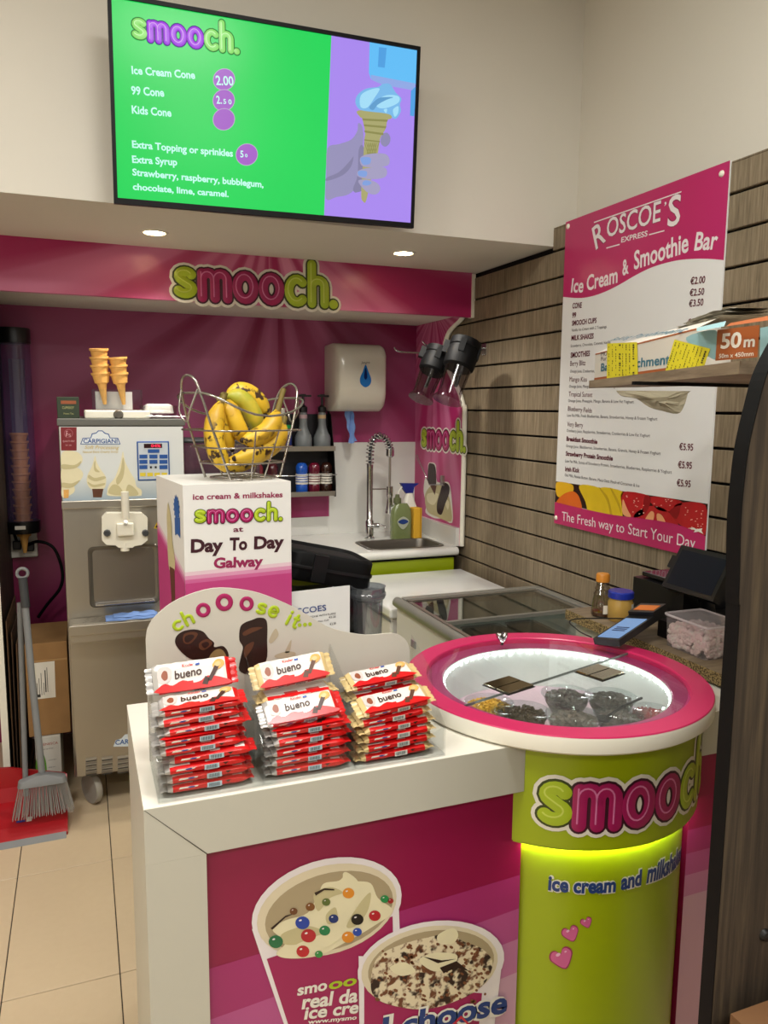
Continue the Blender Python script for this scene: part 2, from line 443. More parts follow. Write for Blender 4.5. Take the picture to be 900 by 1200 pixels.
def logo(F, a, b, top, parent, lay=1, px=True, depth=.0006, outline=True, tv=False, sign=False):
    """the shop's rounded word mark: green s, pink moo, green ch."""
    A, B = (F.uv(*a), F.uv(*b)) if px else (Vector(a), Vector(b))
    xh = abs((F.uv(*top)-A).dot(Vector((-(B-A).y, (B-A).x)).normalized())) if px else top
    word = 'smooch.'
    def put(nm, r, mt, lays, sel, h=depth, dx=0, dy=0, each=False):
        g = strokes(word, F, A+Vector((dx, dy)), B+Vector((dx, dy)), xh, r, h, lays)
        if each:
            for i in sel:
                if g[i][0]: mk(nm, g[i][0], g[i][1], mt, parent, world=True, smooth=True)
            return
        V, Fc = join([g[i] for i in sel if g[i][0]]); return mk(nm, V, Fc, mt, parent, world=True, smooth=True)
    al = range(7); d = depth/EPS
    G, Pk, Wh, DG, DP, HG, HP = (SCR('tv lime', '8fe070'), SCR('tv purple', 'a23de0'), None, SCR('tv dark green', '1f7a2a'), SCR('tv dark purple', '4a1a88'), SCR('tv lime hi', 'c8ffb0'), SCR('tv purple hi', 'd59cf0')) if tv else (limed, pinkl, outl, darkgo, darko, limehi, pinkhi)
    if outline and not tv: put('white_outline', .325, outl, lay, al, depth*.8)
    put('dark_outline', .232, DP, lay+d, (1, 2, 3), depth*.8); put('dark_outline', .232, DG, lay+d, (0,), depth*.8); put('dark_outline', .232, DG, lay+d, (4, 5, 6), depth*.8)
    put('letter', .172, Pk, lay+2*d, (1, 2, 3), each=True); put('letter', .172, G, lay+2*d, (0, 4, 5, 6), each=True)
    o_ = xh*.05
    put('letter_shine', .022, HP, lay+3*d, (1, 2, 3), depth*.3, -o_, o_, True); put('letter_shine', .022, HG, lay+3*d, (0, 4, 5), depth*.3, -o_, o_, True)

# ================================================================== THE SHELL
def Zm(ox, oy, s): return lambda *p: [(ox+x/s, oy+y/s) for x, y in p]
XW, YB = 1.70, 3.82
struct('ceiling', *boxg(-1.8, 1.8, -2.2, 2.6, CEIL, CEIL+.08), ceilm)
struct('wall_left', *boxg(-1.88, -1.8, -2.2, YB, 0, CEIL), plaster)
struct('wall_right', *boxg(1.80, 1.9, -2.2, YB, 0, CEIL), plaster)
wr = D.objects['wall_right']
wall_ray = RAYS('pink sunburst wall', '86174a', 'bc6893', (0.93, 2.25), 0, 2.6, 3.1, .9, .35, 2.2)
struct('wall_back', *boxg(-1.8, 1.8, YB, YB+.1, 0, 2.2), wall_ray)
box('splashback', 1.19, 1.69, YB-.008, YB, .90, 1.375, whiteg, D.objects['wall_back'])
box('splashback', .36, 1.19, YB-.006, YB, .90, .992, whiteg, D.objects['wall_back'])
struct('wall_bulkhead', *boxg(-1.8, 1.80, 2.6, YB+.1, 2.165, CEIL), plaster)
struct('ceiling_niche', *boxg(-1.8, 1.70, 3.26, YB, 1.985, 2.165), plaster)
fas_ray = RAYS('pink sunburst fascia', 'a8205c', 'e08cb2', (0.75, 2.35), 0, 2.6, .4, .6, .3, 2.4)
struct('trim_1', *boxg(-1.8, 1.69, 3.235, 3.26, 1.968, 2.165), fas_ray)
tr = D.objects['trim_1']
box('end_cap', 1.688, 1.703, 3.225, 3.262, 1.966, 2.160, cream, tr)
# floor: porcelain tiles, 30 x 60, each one laid separately on dark grout
grout = M('dark grout', '3a342c', .9)
tile_m, nt_, pb_ = newmat('beige floor tile')
f1 = noisen(nt_, 1.6, 4, POSMAP(nt_)); f2 = noisen(nt_, 45, 3, POSMAP(nt_))
nt_.links.new(mixc(nt_, mathn(nt_, 'ADD', mathn(nt_, 'MULTIPLY', f1, .7), mathn(nt_, 'MULTIPLY', f2, .3)), lin('bfa98a'), lin('d2bf9f')), pb_.inputs['Base Color']); pb_.inputs['Roughness'].default_value = .36
struct('floor', *boxg(-1.8, 1.8, -2.2, YB, -.06, -.0035), grout)
fl = D.objects['floor']
tmesh = None
for i in range(-7, 6):
    for j in range(-8, 3):
        x = .043+.295*i; y = 2.652+.58*j
        if x < -2 or y > YB: continue
        if tmesh is None:
            t = box('tile', .0015, .2935, .0015, .5785, -.02, 0, tile_m, fl, bev=.0012, seg=1); tmesh = t.data
        else: t = link(D.objects.new('tile', tmesh), fl)
        t.location = (x, y, random.uniform(-.0004, .0004))
        if y+.58 > YB: t.scale[1] = (YB-y)/.58

# slatted wall boards on the right wall: one object per slat
struct('wall_slat_backing', *boxg(1.716, 1.80, -.6, YB, 0, 2.2315), blackm)
sw = D.objects['wall_slat_backing']; smesh = None
box('top_cap', 1.70, 1.80, -.6, YB-1.21, 2.228, 2.232, oak, sw)
for k in range(0, 23):
    z0 = .0495+.1*(k-1); z1 = z0+.092
    if k == 22: z1 = 2.2275
    if k == 0: z0 = 0; z1 = .0415
    # a slat: bevelled front, rebated lip behind
    prof = [(1.716, z0), (1.702, z0), (1.70, z0+.002), (1.70, z1-.002), (1.702, z1), (1.716, z1)]
    ye = YB if k < 22 else 2.6
    V = [(x, y, z) for y in (-.6, ye) for x, z in prof]; n = 6
    F = [(i, (i+1) % n, n+(i+1) % n, n+i) for i in range(n)] + [list(range(n))[::-1], list(range(n, 2*n))]
    F = [f[::-1] for f in F]
    mk('slat', V, F, oak, sw)

# ceiling lamps (above and behind the camera) and the two recessed downlights
diff = M('lamp diffuser', 'fff6e6', .5, emit=4, var=0)
for i, (x, y) in enumerate(LAMPS):
    t = thing('ceiling_light', ['square ceiling light panel, the far left one', 'square ceiling light panel, the far right one', 'square ceiling light panel, the near left one', 'square ceiling light panel, the near right one'][i], 'light', (x, y, CEIL), group='square ceiling lights')
    for a, b, c, d in ((-.31, .31, -.31, -.295), (-.31, .31, .295, .31), (-.31, -.295, -.295, .295), (.295, .31, -.295, .295)):
        box('frame', a, b, c, d, -.02, 0, white, t)
    box('diffuser', -.295, .295, -.295, .295, -.012, -.004, diff, t)
for i, (x, y) in enumerate(DOWN):
    t = thing('downlight', ['round recessed downlight in the soffit, the left one', 'round recessed downlight in the soffit, the right one below the screen corner'][i], 'light', (x, y, 2.165), group='recessed soffit downlights')
    lathe('bezel', [(.036, -.001), (.039, -.005), (.047, -.004), (.05, 0)], white, t, 40)
    lathe('lens', [(0, -.002), (.036, -.002)], M('downlight lens', 'fff4e0', .5, emit=9, var=0), t, 32)

# left partition beside the niche
t = thing('partition', 'narrow partition board with a white front edge at the left of the niche', 'partition', (-.318, 3.2, 0))
box('core', -.012, .010, .004, .615, 0, 1.965, oakd, t); box('edge_strip', -.013, .012, -.002, .004, 0, 1.965, cream, t)

# ------------------------------------------------------------------ curved pink side panel over the sink
ply = [(3.27, .90), (3.27, 1.50), (3.285, 1.56), (3.33, 1.63), (3.41, 1.70), (3.47, 1.76), (3.50, 1.82), (3.49, 1.88), (3.44, 1.93), (3.34, 1.965), (3.30, 1.984)]
ply = [(v.x, v.y) for v in spline([(a, b, 0) for a, b in ply], 4)]
side_ray = RAYS('pink sunburst side', 'b02a68', 'd884ae', (3.60, 2.05), 1, 5.5, 6.3, .8, .3, 1.6)
out = ply+[(YB-.002, 1.984), (YB-.002, .90)]
n = len(out)
V = [(1.672, y, z) for y, z in out]+[(1.698, y, z) for y, z in out]
t = thing('side_panel', 'curved pink printed panel on the right of the sink', 'panel', (1.70, 3.55, .9))
mk('board', V, [list(range(n))[::-1], list(range(n, 2*n))]+[(i, (i+1) % n, n+(i+1) % n, n+i) for i in range(n)], side_ray, t, world=True)
tube('edging', [(1.685, y-.001, z) for y, z in ply], .0125, cream, t, 8, world=True)
box('upstand', 1.652, 1.672, 3.272, YB-.01, .90, .988, whiteg, t, world=True)
FP = Plane((1.672, YB, 0), (0, -1, 0), (0, 0, 1))
s_ = Zm(430, 490, 6.3154)
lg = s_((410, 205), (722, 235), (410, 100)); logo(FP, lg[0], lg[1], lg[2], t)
shake = Zm(430, 490, 6.3154)
art('white_outline', [smoothpoly(shake((432, 440), (420, 540), (440, 640), (435, 700), (500, 740), (560, 745), (632, 775), (632, 640), (615, 500), (590, 470), (520, 470), (512, 350), (480, 328), (452, 345), (455, 470)), 3)], outl, FP, 1, t)
art('milkshake_picture', [smoothpoly(shake((440, 545), (430, 600), (450, 690), (520, 730), (625, 765), (622, 650), (600, 560), (560, 500), (480, 500)), 3)], ivory2, FP, 2, t)
art('milkshake_picture', [smoothpoly(shake((450, 560), (452, 620), (500, 640), (530, 560)), 3), smoothpoly(shake((575, 600), (600, 680), (610, 620)), 3)], ivory, FP, 3, t)
art('chocolate_picture', [smoothpoly(shake((458, 350), (455, 480), (500, 500), (515, 480), (508, 360), (480, 335)), 4), smoothpoly(shake((570, 480), (540, 560), (520, 640), (525, 700), (555, 712), (580, 640), (610, 560), (610, 500)), 4)], choc, FP, 4, t)
art('biscuit_picture', [shake((470, 500), (505, 568), (518, 500))], chocm, FP, 4, t)

w1, w2, w3, w4 = on(0, 1.62, 489, 537), on(0, 1.64, 503, 568), on(0, 1.64, 520, 568), on(0, 1.672, 520, 562)
tt = thing('hanging_whisk', 'thin wire whisk hanging from a small steel clip on the pink side panel', 'whisk', w4)
mk('clip', *boxg(w4.x-.014, w4.x, w4.y-.012, w4.y+.012, w4.z-.03, w4.z+.02), steel, tt, world=True)
tube('arm', [w4-Vector((.01, 0, .008)), w3, w2], .0025, chrome, tt, 8, world=True)
tube('whisk_wire', spline([w2, w2.lerp(w1, .5)+Vector((0, .008, .01)), w1+Vector((0, .010, .0)), w1+Vector((0, .012, .012)), w1+Vector((0, .0, .018)), w1+Vector((0, -.010, .004)), w2.lerp(w1, .4)+Vector((0, -.010, 0)), w2], 6), .0018, chrome, tt, 6, world=True)

# ------------------------------------------------------------------ worktop, sink and cabinet at the back
t = thing('worktop', 'white worktop with a rounded front edge holding the sink', 'worktop', (1.05, 3.53, .9))
# slab with a rectangular cut-out for the bowl
X0, X1, Y0, Y1 = .40, 1.652, 3.25, YB-.008; sx0, sx1, sy0, sy1 = 1.235, 1.605, 3.295, 3.53
def slab(a, b, c, d): return boxg(a, b, c, d, .862, .90)
V, F = join([slab(X0, sx0, Y0, Y1), slab(sx1, X1, Y0, Y1), slab(sx0, sx1, Y0, sy0), slab(sx0, sx1, sy1, Y1)])
mk('slab', V, F, whiteg, t, world=True)
tube('front_edge', [(X0, Y0+.001, .881), (X1, Y0+.001, .881)], .0185, whiteg, t, 12, world=True)
def rrect(a, b, c, d, r, z, n=5):
    o = []
    for cx, cy, q in ((b-r, d-r, 0), (a+r, d-r, 90), (a+r, c+r, 180), (b-r, c+r, 270)):
        for i in range(n+1):
            an = math.radians(q+90*i/n); o.append(Vector((cx+r*cos(an), cy+r*sin(an), z)))
    return o
def loft(name, rings, mat, parent, cap0=False, cap1=False, world=False, smooth=True, auto=40):
    V = []; F = []; n = len(rings[0])
    for r in rings: V += r
    for k in range(len(rings)-1):
        for i in range(n):
            j = (i+1) % n; F.append((k*n+i, k*n+j, (k+1)*n+j, (k+1)*n+i))
    if cap0: F.append(list(range(n))[::-1])
    if cap1: F.append([(len(rings)-1)*n+i for i in range(n)])
    return mk(name, V, F, mat, parent, world, smooth=smooth, auto=auto)
s = thing('sink', 'small stainless steel sink bowl set into the white worktop', 'sink', (1.42, 3.41, .9))
loft('bowl', [rrect(sx0-.012, sx1+.012, sy0-.012, sy1+.012, .05, .9005), rrect(sx0-.01, sx1+.01, sy0-.01, sy1+.01, .048, .9035), rrect(sx0+.006, sx1-.006, sy0+.006, sy1-.006, .045, .902), rrect(sx0+.01, sx1-.01, sy0+.01, sy1-.01, .045, .885), rrect(sx0+.02, sx1-.02, sy0+.02, sy1-.02, .05, .79), rrect(sx0+.06, sx1-.06, sy0+.06, sy1-.06, .03, .775)], steeld, s, cap1=True, world=True)
lathe('drain', [(0, .003), (.018, .003), (.024, .001)], chrome, s, 24, c=(0, 0, -.125))
t = cab = thing('base_cabinet', 'lime green base cabinet under the sink worktop', 'cabinet', (1.05, 3.55, 0))
box('carcass', .40, 1.65, 3.29, YB-.01, .10, .76, cream, t, world=True)
for i in range(2):
    dd = box('door', .405+.625*i, 1.02+.625*i, 3.268, 3.288, .11, .848, lime, t, bev=.003, world=True)
    tube('handle', [(.99+.08*i, 3.268, .70), (.99+.08*i, 3.25, .70), (.99+.08*i, 3.25, .80), (.99+.08*i, 3.268, .80)], .004, chrome, dd, 8, world=True)
box('top_rail', .40, 1.65, 3.268, 3.288, .849, .861, blackm, t, world=True)
box('plinth', .42, 1.63, 3.32, 3.34, 0, .10, blackm, t, world=True)

# ------------------------------------------------------------------ television with the price list
t = thing('television', 'large wall-mounted television showing an ice cream price list on green', 'television', (.59, 2.5, 2.4))
TF = Plane((.1175, 2.452, 2.129), (.94, 0, .015), (0, -.036, .548))
TW, TH = .9395, .5485
def tvbox(nm, u0, u1, v0, v1, w0, w1, mt, par=t):
    V = [TF(u, v, w_) for w_ in (w0, w1) for v in (v0, v1) for u in (u0, u1)]
    return mk(nm, V, boxg(0, 1, 0, 1, 0, 1)[1], mt, par, world=True)
bez = M('television bezel', '08070a', .45, spec=.2)
tvbox('back_shell', .012, TW-.012, .012, TH-.012, -.045, -.012, blackm)
tvbox('screen_panel', 0, TW, 0, TH, -.012, -.0005, bez)
for a in ((0, TW, 0, .016), (0, TW, TH-.011, TH), (0, .0105, .016, TH-.011), (TW-.0105, TW, .016, TH-.011)): tvbox('bezel', *a, -.0005, .006, bez)
box('wall_bracket', .50, .68, 2.51, 2.60, 2.34, 2.56, blackm, t, world=True)
tvbox('bracket_hook', .60, .66, TH-.03, TH+.006, -.06, -.02, blackm)
z1 = Zm(120, 0, 2.3684)
us = TF.uv(*z1((628, 108))[0]).x; ub = TF.uv(*z1((615, 605))[0]).x
art('green_screen', [[(.0105, .016), (ub, .016), (us, TH-.011), (.0105, TH-.011)]], SCR('tv green', '1cd458'), TF, .2, t, px=False)
art('picture_screen', [[(ub, .016), (TW-.0105, .016), (TW-.0105, TH-.011), (us, TH-.011)]], SCR('tv violet', 'a888ee'), TF, .2, t, px=False)
tx = SCR('tv text', 'c4fbee')
Q = lambda s, a, b, c: (s, z1(a)[0], z1(b)[0], z1(c)[0])
text('lettering', [Q('Ice Cream Cone', (76, 205), (252, 222), (76, 184)), Q('99 Cone', (76, 262), (167, 270), (76, 240)), Q('Kids Cone', (78, 315), (188, 326), (78, 294)),
     Q('Extra Topping or sprinkles', (80, 410), (360, 440), (80, 391)), Q('Extra Syrup', (81, 452), (206, 462), (81, 433)),
     Q('Strawberry, raspberry, bubblegum,', (82, 487), (446, 527), (82, 469)), Q('chocolate, lime, caramel.', (84, 527), (350, 552), (84, 510))], tx, TF, 2, t, bold=.03)
for k, (cx, cy) in enumerate(((332, 225), (332, 283), (333, 336), (398, 435))):
    art('price_disc', [z1(*blob(cx, cy, 31, 31, 28))], SCR('tv disc rim', 'b6a8c8'), TF, 1+k*.5, t)
    art('price_disc', [z1(*blob(cx, cy, 29, 29, 28))], SCR('tv disc', 'a35cc4'), TF, 1.25+k*.5, t)
text('lettering', [Q('2.00', (310, 240), (359, 243), (310, 215)), Q('2.', (312, 292), (327, 293), (312, 271)), Q('5 0', (331, 293), (354, 295), (331, 280)), Q('5', (380, 442), (389, 443), (380, 424)), Q('0', (393, 442), (400, 443), (393, 433))], tx, TF, 5, t, bold=.02)
lg = z1((82, 104), (366, 148), (82, 58)); logo(TF, lg[0], lg[1], lg[2], t, 1, tv=True)
z6 = Zm(370, 40, 5)
def tvart(col, *shapes, lay=1): art('picture', [smoothpoly(z6(*s), 4) for s in shapes], SCR('tv '+col, col), TF, lay, t)
art('picture', [z6((300, 66), (588, 116), (580, 300), (560, 355), (540, 352), (380, 320), (310, 285), (298, 250))], SCR('tv machine', '62bdf6'), TF, 1, t)
art('picture', [z6((310, 262), (575, 318), (556, 356), (380, 322), (312, 290))], SCR('tv machine shade', '8fa8e4'), TF, 2, t)
art('picture', [z6((355, 100), (400, 106), (390, 222), (350, 216)), z6((545, 360), (578, 330), (566, 510), (542, 505))], SCR('tv lever', '4f9fe0'), TF, 2, t)
tvart('9590b8', ((62, 690), (130, 665), (200, 640), (235, 590), (240, 545), (262, 560), (272, 620), (270, 700), (300, 760), (250, 900), (190, 960), (120, 975), (58, 985), (58, 850)), lay=1)
tvart('837fa2', ((62, 860), (130, 830), (190, 770), (215, 740), (200, 800), (150, 850), (62, 880)), ((245, 700), (275, 690), (300, 900), (240, 950), (215, 930), (240, 850)), lay=2)
tvart('8d88b0', ((372, 640), (385, 610), (410, 604), (428, 630), (424, 665), (400, 685), (376, 670)), lay=3)
tvart('a8a56e', ((240, 470), (250, 510), (262, 520), (280, 600), (276, 640), (272, 740), (262, 960), (275, 1005), (292, 1000), (318, 880), (355, 730), (368, 640), (400, 580), (410, 530), (432, 520), (436, 480)), lay=4)
art('picture', [z6((262, 518), (412, 528), (408, 540), (266, 530)), z6((270, 552), (404, 566), (400, 578), (274, 564)), z6((275, 588), (388, 606), (385, 618), (276, 600)), z6((275, 640), (368, 652), (367, 660), (275, 648))], SCR('tv cone line', '8b8a50'), TF, 5, t)
art('picture', [z6((275+12*i, 660), (279+12*i, 660), (302+9*i, 728), (298+9*i, 728)) for i in range(6)]+[z6((360-12*i, 662), (364-12*i, 662), (340-9*i, 728), (336-9*i, 728)) for i in range(6)], SCR('tv cone line', '8b8a50'), TF, 6, t)
tvart('78b8e8', ((220, 425), (232, 380), (280, 345), (350, 335), (380, 318), (420, 320), (455, 370), (488, 405), (480, 440), (486, 480), (462, 520), (440, 520), (425, 500), (380, 488), (300, 478), (245, 465)), lay=7)
tvart('a2dcf6', ((250, 385), (300, 352), (360, 345), (330, 400), (290, 455), (250, 450)), ((340, 420), (400, 385), (470, 392), (470, 430), (400, 460), (350, 455)), ((440, 470), (470, 450), (470, 490), (450, 512)), ((385, 470), (405, 465), (400, 490)), lay=8)
tvart('5f9ccc', ((300, 455), (330, 420), (360, 400), (400, 396), (440, 398), (400, 412), (350, 440), (325, 470)), lay=9)
tvart('a39dc0', ((262, 740), (330, 725), (400, 730), (424, 765), (410, 798), (340, 806), (270, 800), (250, 770)), ((246, 822), (330, 806), (395, 808), (410, 840), (390, 868), (310, 876), (240, 858)), ((246, 880), (310, 880), (360, 905), (370, 940), (345, 965), (300, 955), (255, 910)), lay=10)
tvart('7f9fdc', ((252, 755), (275, 745), (312, 752), (308, 785), (270, 790)), ((240, 830), (262, 824), (292, 832), (286, 860), (246, 855)), ((270, 890), (290, 882), (320, 895), (300, 912), (268, 908)), lay=11)

# ------------------------------------------------------------------ raised sign on the fascia
FF = Plane((0, 3.2345, 0), (1, 0, 0), (0, 0, 1))
t = thing('shop_sign', 'raised rounded word sign in lime and pink on the pink fascia', 'sign', (.70, 3.235, 2.02))
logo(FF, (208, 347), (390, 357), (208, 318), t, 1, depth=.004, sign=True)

# ================================================================== SOFT SERVE MACHINE
MX0, MX1, MY = -.072, .366, 3.02
t = thing('ice_cream_machine', 'tall stainless steel soft serve machine with a white printed top panel', 'ice cream machine', ((MX0+MX1)/2, 3.36, 0)); mach = t
W = dict(world=True)
box('body', MX0, MX1, MY, 3.74, .145, 1.478, steel, t, bev=.006, **W)
box('top_lid', MX0-.004, MX1+.006, MY-.006, 3.745, 1.479, 1.505, M('lid grey', '6c6c66', .4, .3), t, bev=.003, **W)
MF = Plane((0, MY, 0), (1, 0, 0), (0, 0, 1))
gm = GRAD('machine panel print', [(0, '9fb0bc'), (.12, 'b9c4c8'), (.3, 'd6dcdc'), (1, 'd9dcda')], 2, 1.21, 1.478)
box('display_panel', MX0+.004, MX1-.004, MY-.006, MY, 1.208, 1.476, gm, t, **W)
MP = Plane((0, MY-.0062, 0), (1, 0, 0), (0, 0, 1))
z5 = Zm(60, 440, 5)
box('ledge', MX0-.001, MX1+.002, MY-.016, MY, 1.178, 1.208, steel, t, bev=.003, **W)
art('sticker', [z5((55, 303), (149, 303), (149, 440), (58, 440))], M('dark red sticker', '7a1820', .5), MP, 1, t, label='dark red square sticker')
art('sticker_print', [z5(*blob(101, 340, 26, 26)), ], M('sticker print', 'a5606a', .5), MP, 2, t); art('sticker_print', [z5(*blob(101, 340, 23, 23))], MATS['dark red sticker'], MP, 3, t)
text('lettering', [('F', z5((88, 352))[0], z5((98, 352))[0], z5((88, 325))[0]), ('FS', z5((86, 358))[0], z5((116, 358))[0], z5((86, 342))[0]), ('QUALITY FIRST', z5((68, 390))[0], z5((138, 390))[0], z5((68, 380))[0]), ('EST. 2001', z5((85, 412))[0], z5((120, 412))[0], z5((85, 405))[0])], M('sticker text', 'd9a9ac', .5), MP, 4, t)
# maker's cloud badge
cl = z5((170, 404), (184, 366), (230, 364), (238, 340), (262, 335), (275, 322), (300, 322), (316, 336), (338, 342), (346, 364), (392, 366), (406, 404))
cl2 = z5((176, 400), (188, 370), (234, 368), (242, 345), (264, 340), (278, 327), (298, 327), (312, 341), (334, 347), (342, 368), (388, 370), (400, 400))
mb = M('badge blue', '1f4f94', .4)
art('badge', [cl], mb, MP, 1, t, label='blue cloud-shaped badge'); art('badge_field', [cl2], M('badge white', 'dfe6ea', .4), MP, 2, t)
text('lettering', [('CARPIGIANI', z5((188, 396))[0], z5((388, 396))[0], z5((188, 372))[0])], mb, MP, 3, t, bold=.02)
text('lettering', [('Soft Processing', z5((196, 430))[0], z5((398, 432))[0], z5((196, 410))[0]), ('Natural Extra Creamy Scoop', z5((184, 455))[0], z5((392, 452))[0], z5((184, 442))[0])], M('badge gold', 'cdb45a', .4), MP, 2, t, shear=.3)
def ma(nm, col, *s, lay=1): return art(nm, [smoothpoly(z5(*q), 4) for q in s], col, MP, lay, t)
ma('ice_cream_picture', ivory, ((65, 450), (140, 445), (178, 470), (180, 510), (135, 530), (66, 545)), ((65, 540), (150, 540), (186, 570), (175, 610), (130, 640), (66, 645)), ((66, 640), (120, 640), (138, 660), (128, 690), (66, 715)))
ma('ice_cream_picture', ivory2, ((66, 520), (135, 525), (176, 500), (150, 540), (66, 548)), ((66, 628), (120, 632), (170, 612), (125, 655), (66, 655)), lay=2)
art('cone_picture', [z5((72, 670), (104, 668), (102, 716), (74, 720))], cone_m, MP, 3, t)
ma('ice_cream_picture', ivory, ((257, 470), (268, 510), (290, 550), (318, 590), (322, 625), (312, 660), (280, 668), (240, 668), (218, 650), (208, 620), (212, 585), (235, 540), (248, 500)))
ma('ice_cream_picture', ivory2, ((222, 582), (255, 600), (310, 590), (316, 604), (260, 620), (218, 602)), ((214, 622), (250, 640), (312, 630), (306, 645), (250, 655), (222, 640)), ((250, 520), (258, 500), (262, 540), (285, 566), (255, 560)), lay=2)
art('cone_picture', [z5((240, 664), (306, 664), (296, 714), (246, 714))], chocm, MP, 2, t)
ma('ice_cream_picture', ivory, ((420, 445), (432, 500), (460, 560), (490, 610), (500, 650), (528, 670), (530, 698), (510, 706), (345, 706), (328, 680), (340, 640), (372, 600), (392, 550), (408, 500)))
ma('ice_cream_picture', ivory2, ((420, 480), (430, 530), (420, 600), (390, 640), (380, 610), (405, 560)), ((335, 690), (360, 640), (400, 650), (420, 700)), ((450, 640), (490, 660), (510, 700), (440, 700)), lay=2)
# keypad
box('keypad', *[f(MP.uv(*z5(p)[0])[i] for p in ((500, 385), (696, 385))) for f, i in ()], t) if False else None
kp = [MP.uv(*q) for q in z5((500, 386), (696, 612))]
kx0, kz1, kx1, kz0 = kp[0].x, kp[0].y, kp[1].x, kp[1].y
kpd = box('keypad', kx0, kx1, MY-.010, MY-.006, kz0, kz1, mb, t, bev=.002, **W)
box('keypad_face', kx0+.005, kx1-.005, MY-.0108, MY-.010, kz0+.005, kz1-.005, M('keypad face', 'c3ccd4', .4), kpd, **W)
KF = Plane((0, MY-.0108, 0), (1, 0, 0), (0, 0, 1))
def key(nm, a, b, mt, th=.0012, label=None):
    p, q = KF.uv(*z5(a)[0]), KF.uv(*z5(b)[0]); o = box(nm, p.x, q.x, MY-.0108-th, MY-.0108, q.y, p.y, mt, kpd, **W)
    if label: o['label'] = label
key('readout', (543, 400), (650, 424), M('readout', '2a0508', .3))
FK = Plane((0, MY-.0122, 0), (1, 0, 0), (0, 0, 1))
text('readout_digits', [('04%', z5((585, 420))[0], z5((642, 420))[0], z5((585, 404))[0])], SCR('red digits', 'ff3050', 1.3), FK, 1, kpd, bold=.03, label='glowing red digits')
kb = M('key blue', '24539a', .4); key('key', (566, 433), (634, 453), kb)
for r in range(3):
    for c in range(3):
        if r == 2 and c == 1: continue
        key('key', (516+59*c, 464+31*r), (564+59*c, 486+31*r), kb)
for c in range(4): key('key', (520+42*c, 570), (554+42*c, 590), M('key yellow', 'dcc63a', .4), label='yellow key' )
for c in range(2): key('indicator', (578+28*c, 532), (590+28*c, 544), black)
# dispensing head
z3 = Zm(65, 560, 3)
def mz(x, y): return MF.uv(*z3((x, y))[0])
hd = [mz(*p) for p in ((162, 135), (178, 118), (300, 118), (320, 135), (320, 212), (300, 228), (275, 232), (268, 238), (220, 238), (210, 230), (178, 228), (162, 212))]
def prism(nm, pts, y0, y1, mt, par, F=MF, **k):
    V = [(p[0], y, p[1]) for y in (y0, y1) for p in pts]; n = len(pts)
    return mk(nm, V, [list(range(n)), list(range(n, 2*n))[::-1]]+[(i, n+i, n+(i+1) % n, (i+1) % n) for i in range(n)], mt, par, world=True)
prism('dispensing_head', hd, MY-.05, MY, cream, t)
a, b = mz(212, 152), mz(272, 192); box('valve_block', a.x, b.x, MY-.075, MY-.05, b.y, a.y, cream, t, bev=.004, **W)
a = mz(242, 122); b = mz(242, 40)
tube('lever', [(a.x, MY-.085, a.y-.01), (a.x, MY-.088, (a.y+b.y)/2), (a.x, MY-.088, b.y)], .0135, cream, t, 14, world=True)
tube('lever_pin', [(a.x, MY-.07, a.y-.035), (a.x, MY-.098, a.y-.02)], .007, chrome, t, 10, world=True)
for px_ in (180, 312):
    c = mz(px_, 186); k = thing('knob', None, None) if False else lathe('knob', [(0, .016), (.010, .016), (.013, .01), (.013, 0)], darkg, t, 8)
    k.matrix_basis = chain(t).inverted() @ Matrix.Translation((c.x, MY-.05, c.y)) @ Matrix.Rotation(PI/2, 4, 'X')
c = mz(242, 232); tube('nozzle', [(c.x, MY-.035, c.y+.01), (c.x, MY-.035, c.y-.02)], .016, cream, t, 16, world=True)
a = MF.uv(*z3((355, 172))[0]); yy = M('warning yellow', 'd8b61c', .4)
FW2 = Plane((0, MY, 0), (1, 0, 0), (0, 0, 1))
art('warning_sign', [z3((346, 178), (356, 156), (366, 178))], yy, FW2, 1, t, label='small yellow warning triangle'); art('warning_mark', [z3((351, 175), (356, 164), (361, 175))], black, FW2, 2, t)
# spray recess: raised rim round a sunken pan
a, b = mz(112, 243), mz(368, 438)
x0, x1, z0_, z1_ = a.x, b.x, b.y, a.y
def rr2(a_, b_, c_, d_, r, y): return [Vector((v.x, y, v.y)) for v in rrect(a_, b_, c_, d_, r, 0)]
loft('recess_rim', [rr2(x0, x1, z0_, z1_, .02, MY-.0008), rr2(x0+.003, x1-.003, z0_+.003, z1_-.003, .018, MY-.0045), rr2(x0+.010, x1-.010, z0_+.012, z1_-.010, .016, MY-.004), rr2(x0+.016, x1-.016, z0_+.02, z1_-.014, .014, MY-.001)], steeld, t, world=True)
loft('recess_pan', [rr2(x0+.016, x1-.016, z0_+.02, z1_-.014, .014, MY-.001)], M('recess steel', '8d867c', .3, .8), t, cap0=False, cap1=True, world=True)
box('recess_lip', x0+.02, x1-.02, MY-.03, MY-.004, z0_+.012, z0_+.018, chrome, t, bev=.002, **W)
